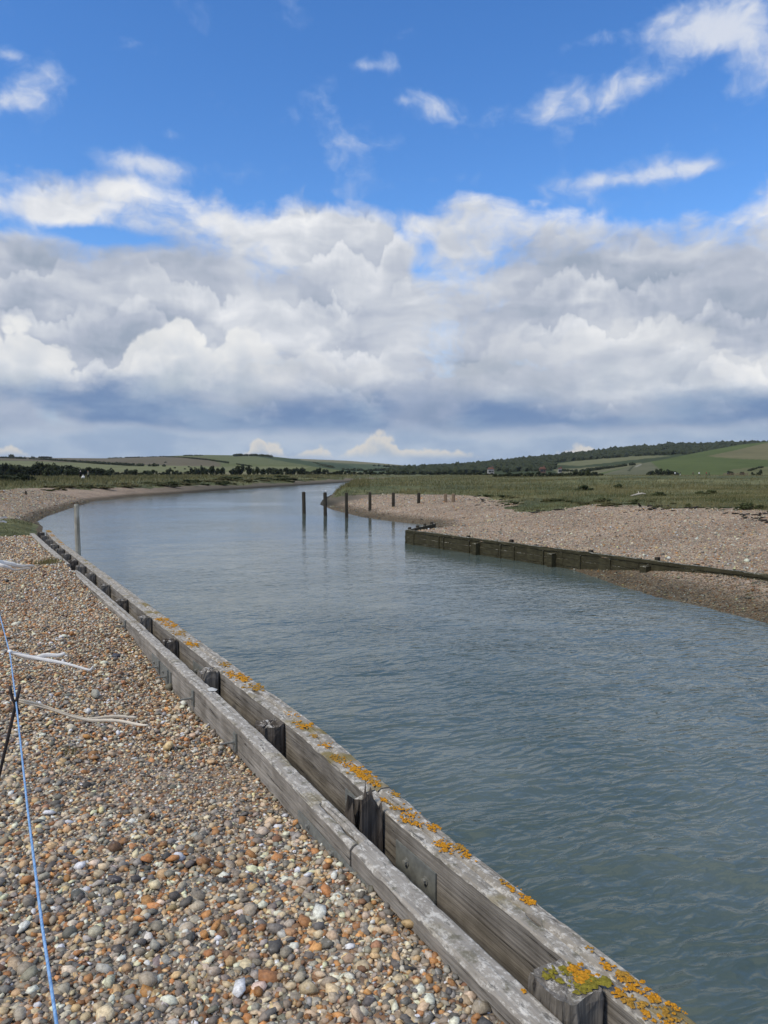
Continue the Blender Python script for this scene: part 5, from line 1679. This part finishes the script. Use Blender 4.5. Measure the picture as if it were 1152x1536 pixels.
# field rails
y = 342
fr = empty("field_rails", ((1103 - CX) / FPX * y, y, 1.55))
tag(fr, "brown wooden field rails at the foot of the green hillside", "fence")
L = 36 / FPX * y
for k in range(8):
    bm = bmesh.new(); box_bm(bm, -L / 2 + k * L / 7 - 0.08, -L / 2 + k * L / 7 + 0.08, -0.08, 0.08, -0.2, 1.25, 0.01); obj("post", bm_mesh("post", bm), bpy.data.materials["brown_stump"], fr)
for z in (0.45, 0.8, 1.12):
    bm = bmesh.new(); box_bm(bm, -L / 2 - 0.1, L / 2 + 0.1, -0.13, -0.085, z - 0.07, z + 0.07, 0.008); obj("rail", bm_mesh("rail", bm), bpy.data.materials["brown_stump"], fr)

# ------------------------------------------------------------------ a gull over the bend
yb = 75.0
d = ray(488.5, 736.5)
gp = d * (yb / d[1]) + np.array([0, 0, EYE])
gull = empty("gull", tuple(gp), 0.4)
tag(gull, "small pale gull flying low over the river bend", "bird")
m_gull = plain("gull_white", (0.62, 0.62, 0.62), 0.8, 0.2, 0.1, 10)
obj("body", tube("body", [(0, -0.20, 0.0), (0, -0.12, 0.0), (0, 0, 0.0), (0, 0.12, 0.01), (0, 0.19, 0.03), (0, 0.25, 0.025)], 0.05, 8, True, [0.012, 0.035, 0.06, 0.05, 0.035, 0.008]), m_gull, gull)
m_gw = plain("gull_grey", (0.30, 0.31, 0.33), 0.8, 0.2, 0.1, 10)
for sgn in (-1, 1):
    V = [(0, 0.08, 0.02), (0, -0.08, 0.01), (sgn * 0.26, 0.10, 0.12), (sgn * 0.26, -0.05, 0.11), (sgn * 0.58, -0.02, 0.08), (sgn * 0.52, -0.09, 0.08)]
    V += [(a_, b_, c_ - 0.015) for a_, b_, c_ in V]
    Fw = [(0, 1, 3, 2), (2, 3, 5, 4), (8, 9, 7, 6), (10, 11, 9, 8), (0, 2, 8, 6), (2, 4, 10, 8), (4, 5, 11, 10), (5, 3, 9, 11), (3, 1, 7, 9)]
    obj("wing", mesh_py("wing", V, Fw, True), m_gw, gull)

# ------------------------------------------------------------------ the air over the valley
def build_haze():
    bm = bmesh.new()
    box_bm(bm, -3600, 3600, -60, 4600, -3.0, 190)
    me = bm_mesh("haze", bm)
    m = bpy.data.materials.new("valley_air")
    m.use_nodes = True
    m.node_tree.nodes.clear()
    N = NT(m.node_tree)
    v = N.new('ShaderNodeVolumePrincipled')
    v.inputs['Color'].default_value = (0.80, 0.88, 1.0, 1)
    v.inputs['Density'].default_value = 0.00005
    v.inputs['Anisotropy'].default_value = 0.2
    o = N.new('ShaderNodeOutputMaterial')
    N.l.new(v.outputs[0], o.inputs['Volume'])
    tag(obj("haze", me, m), kind="stuff")
build_haze()
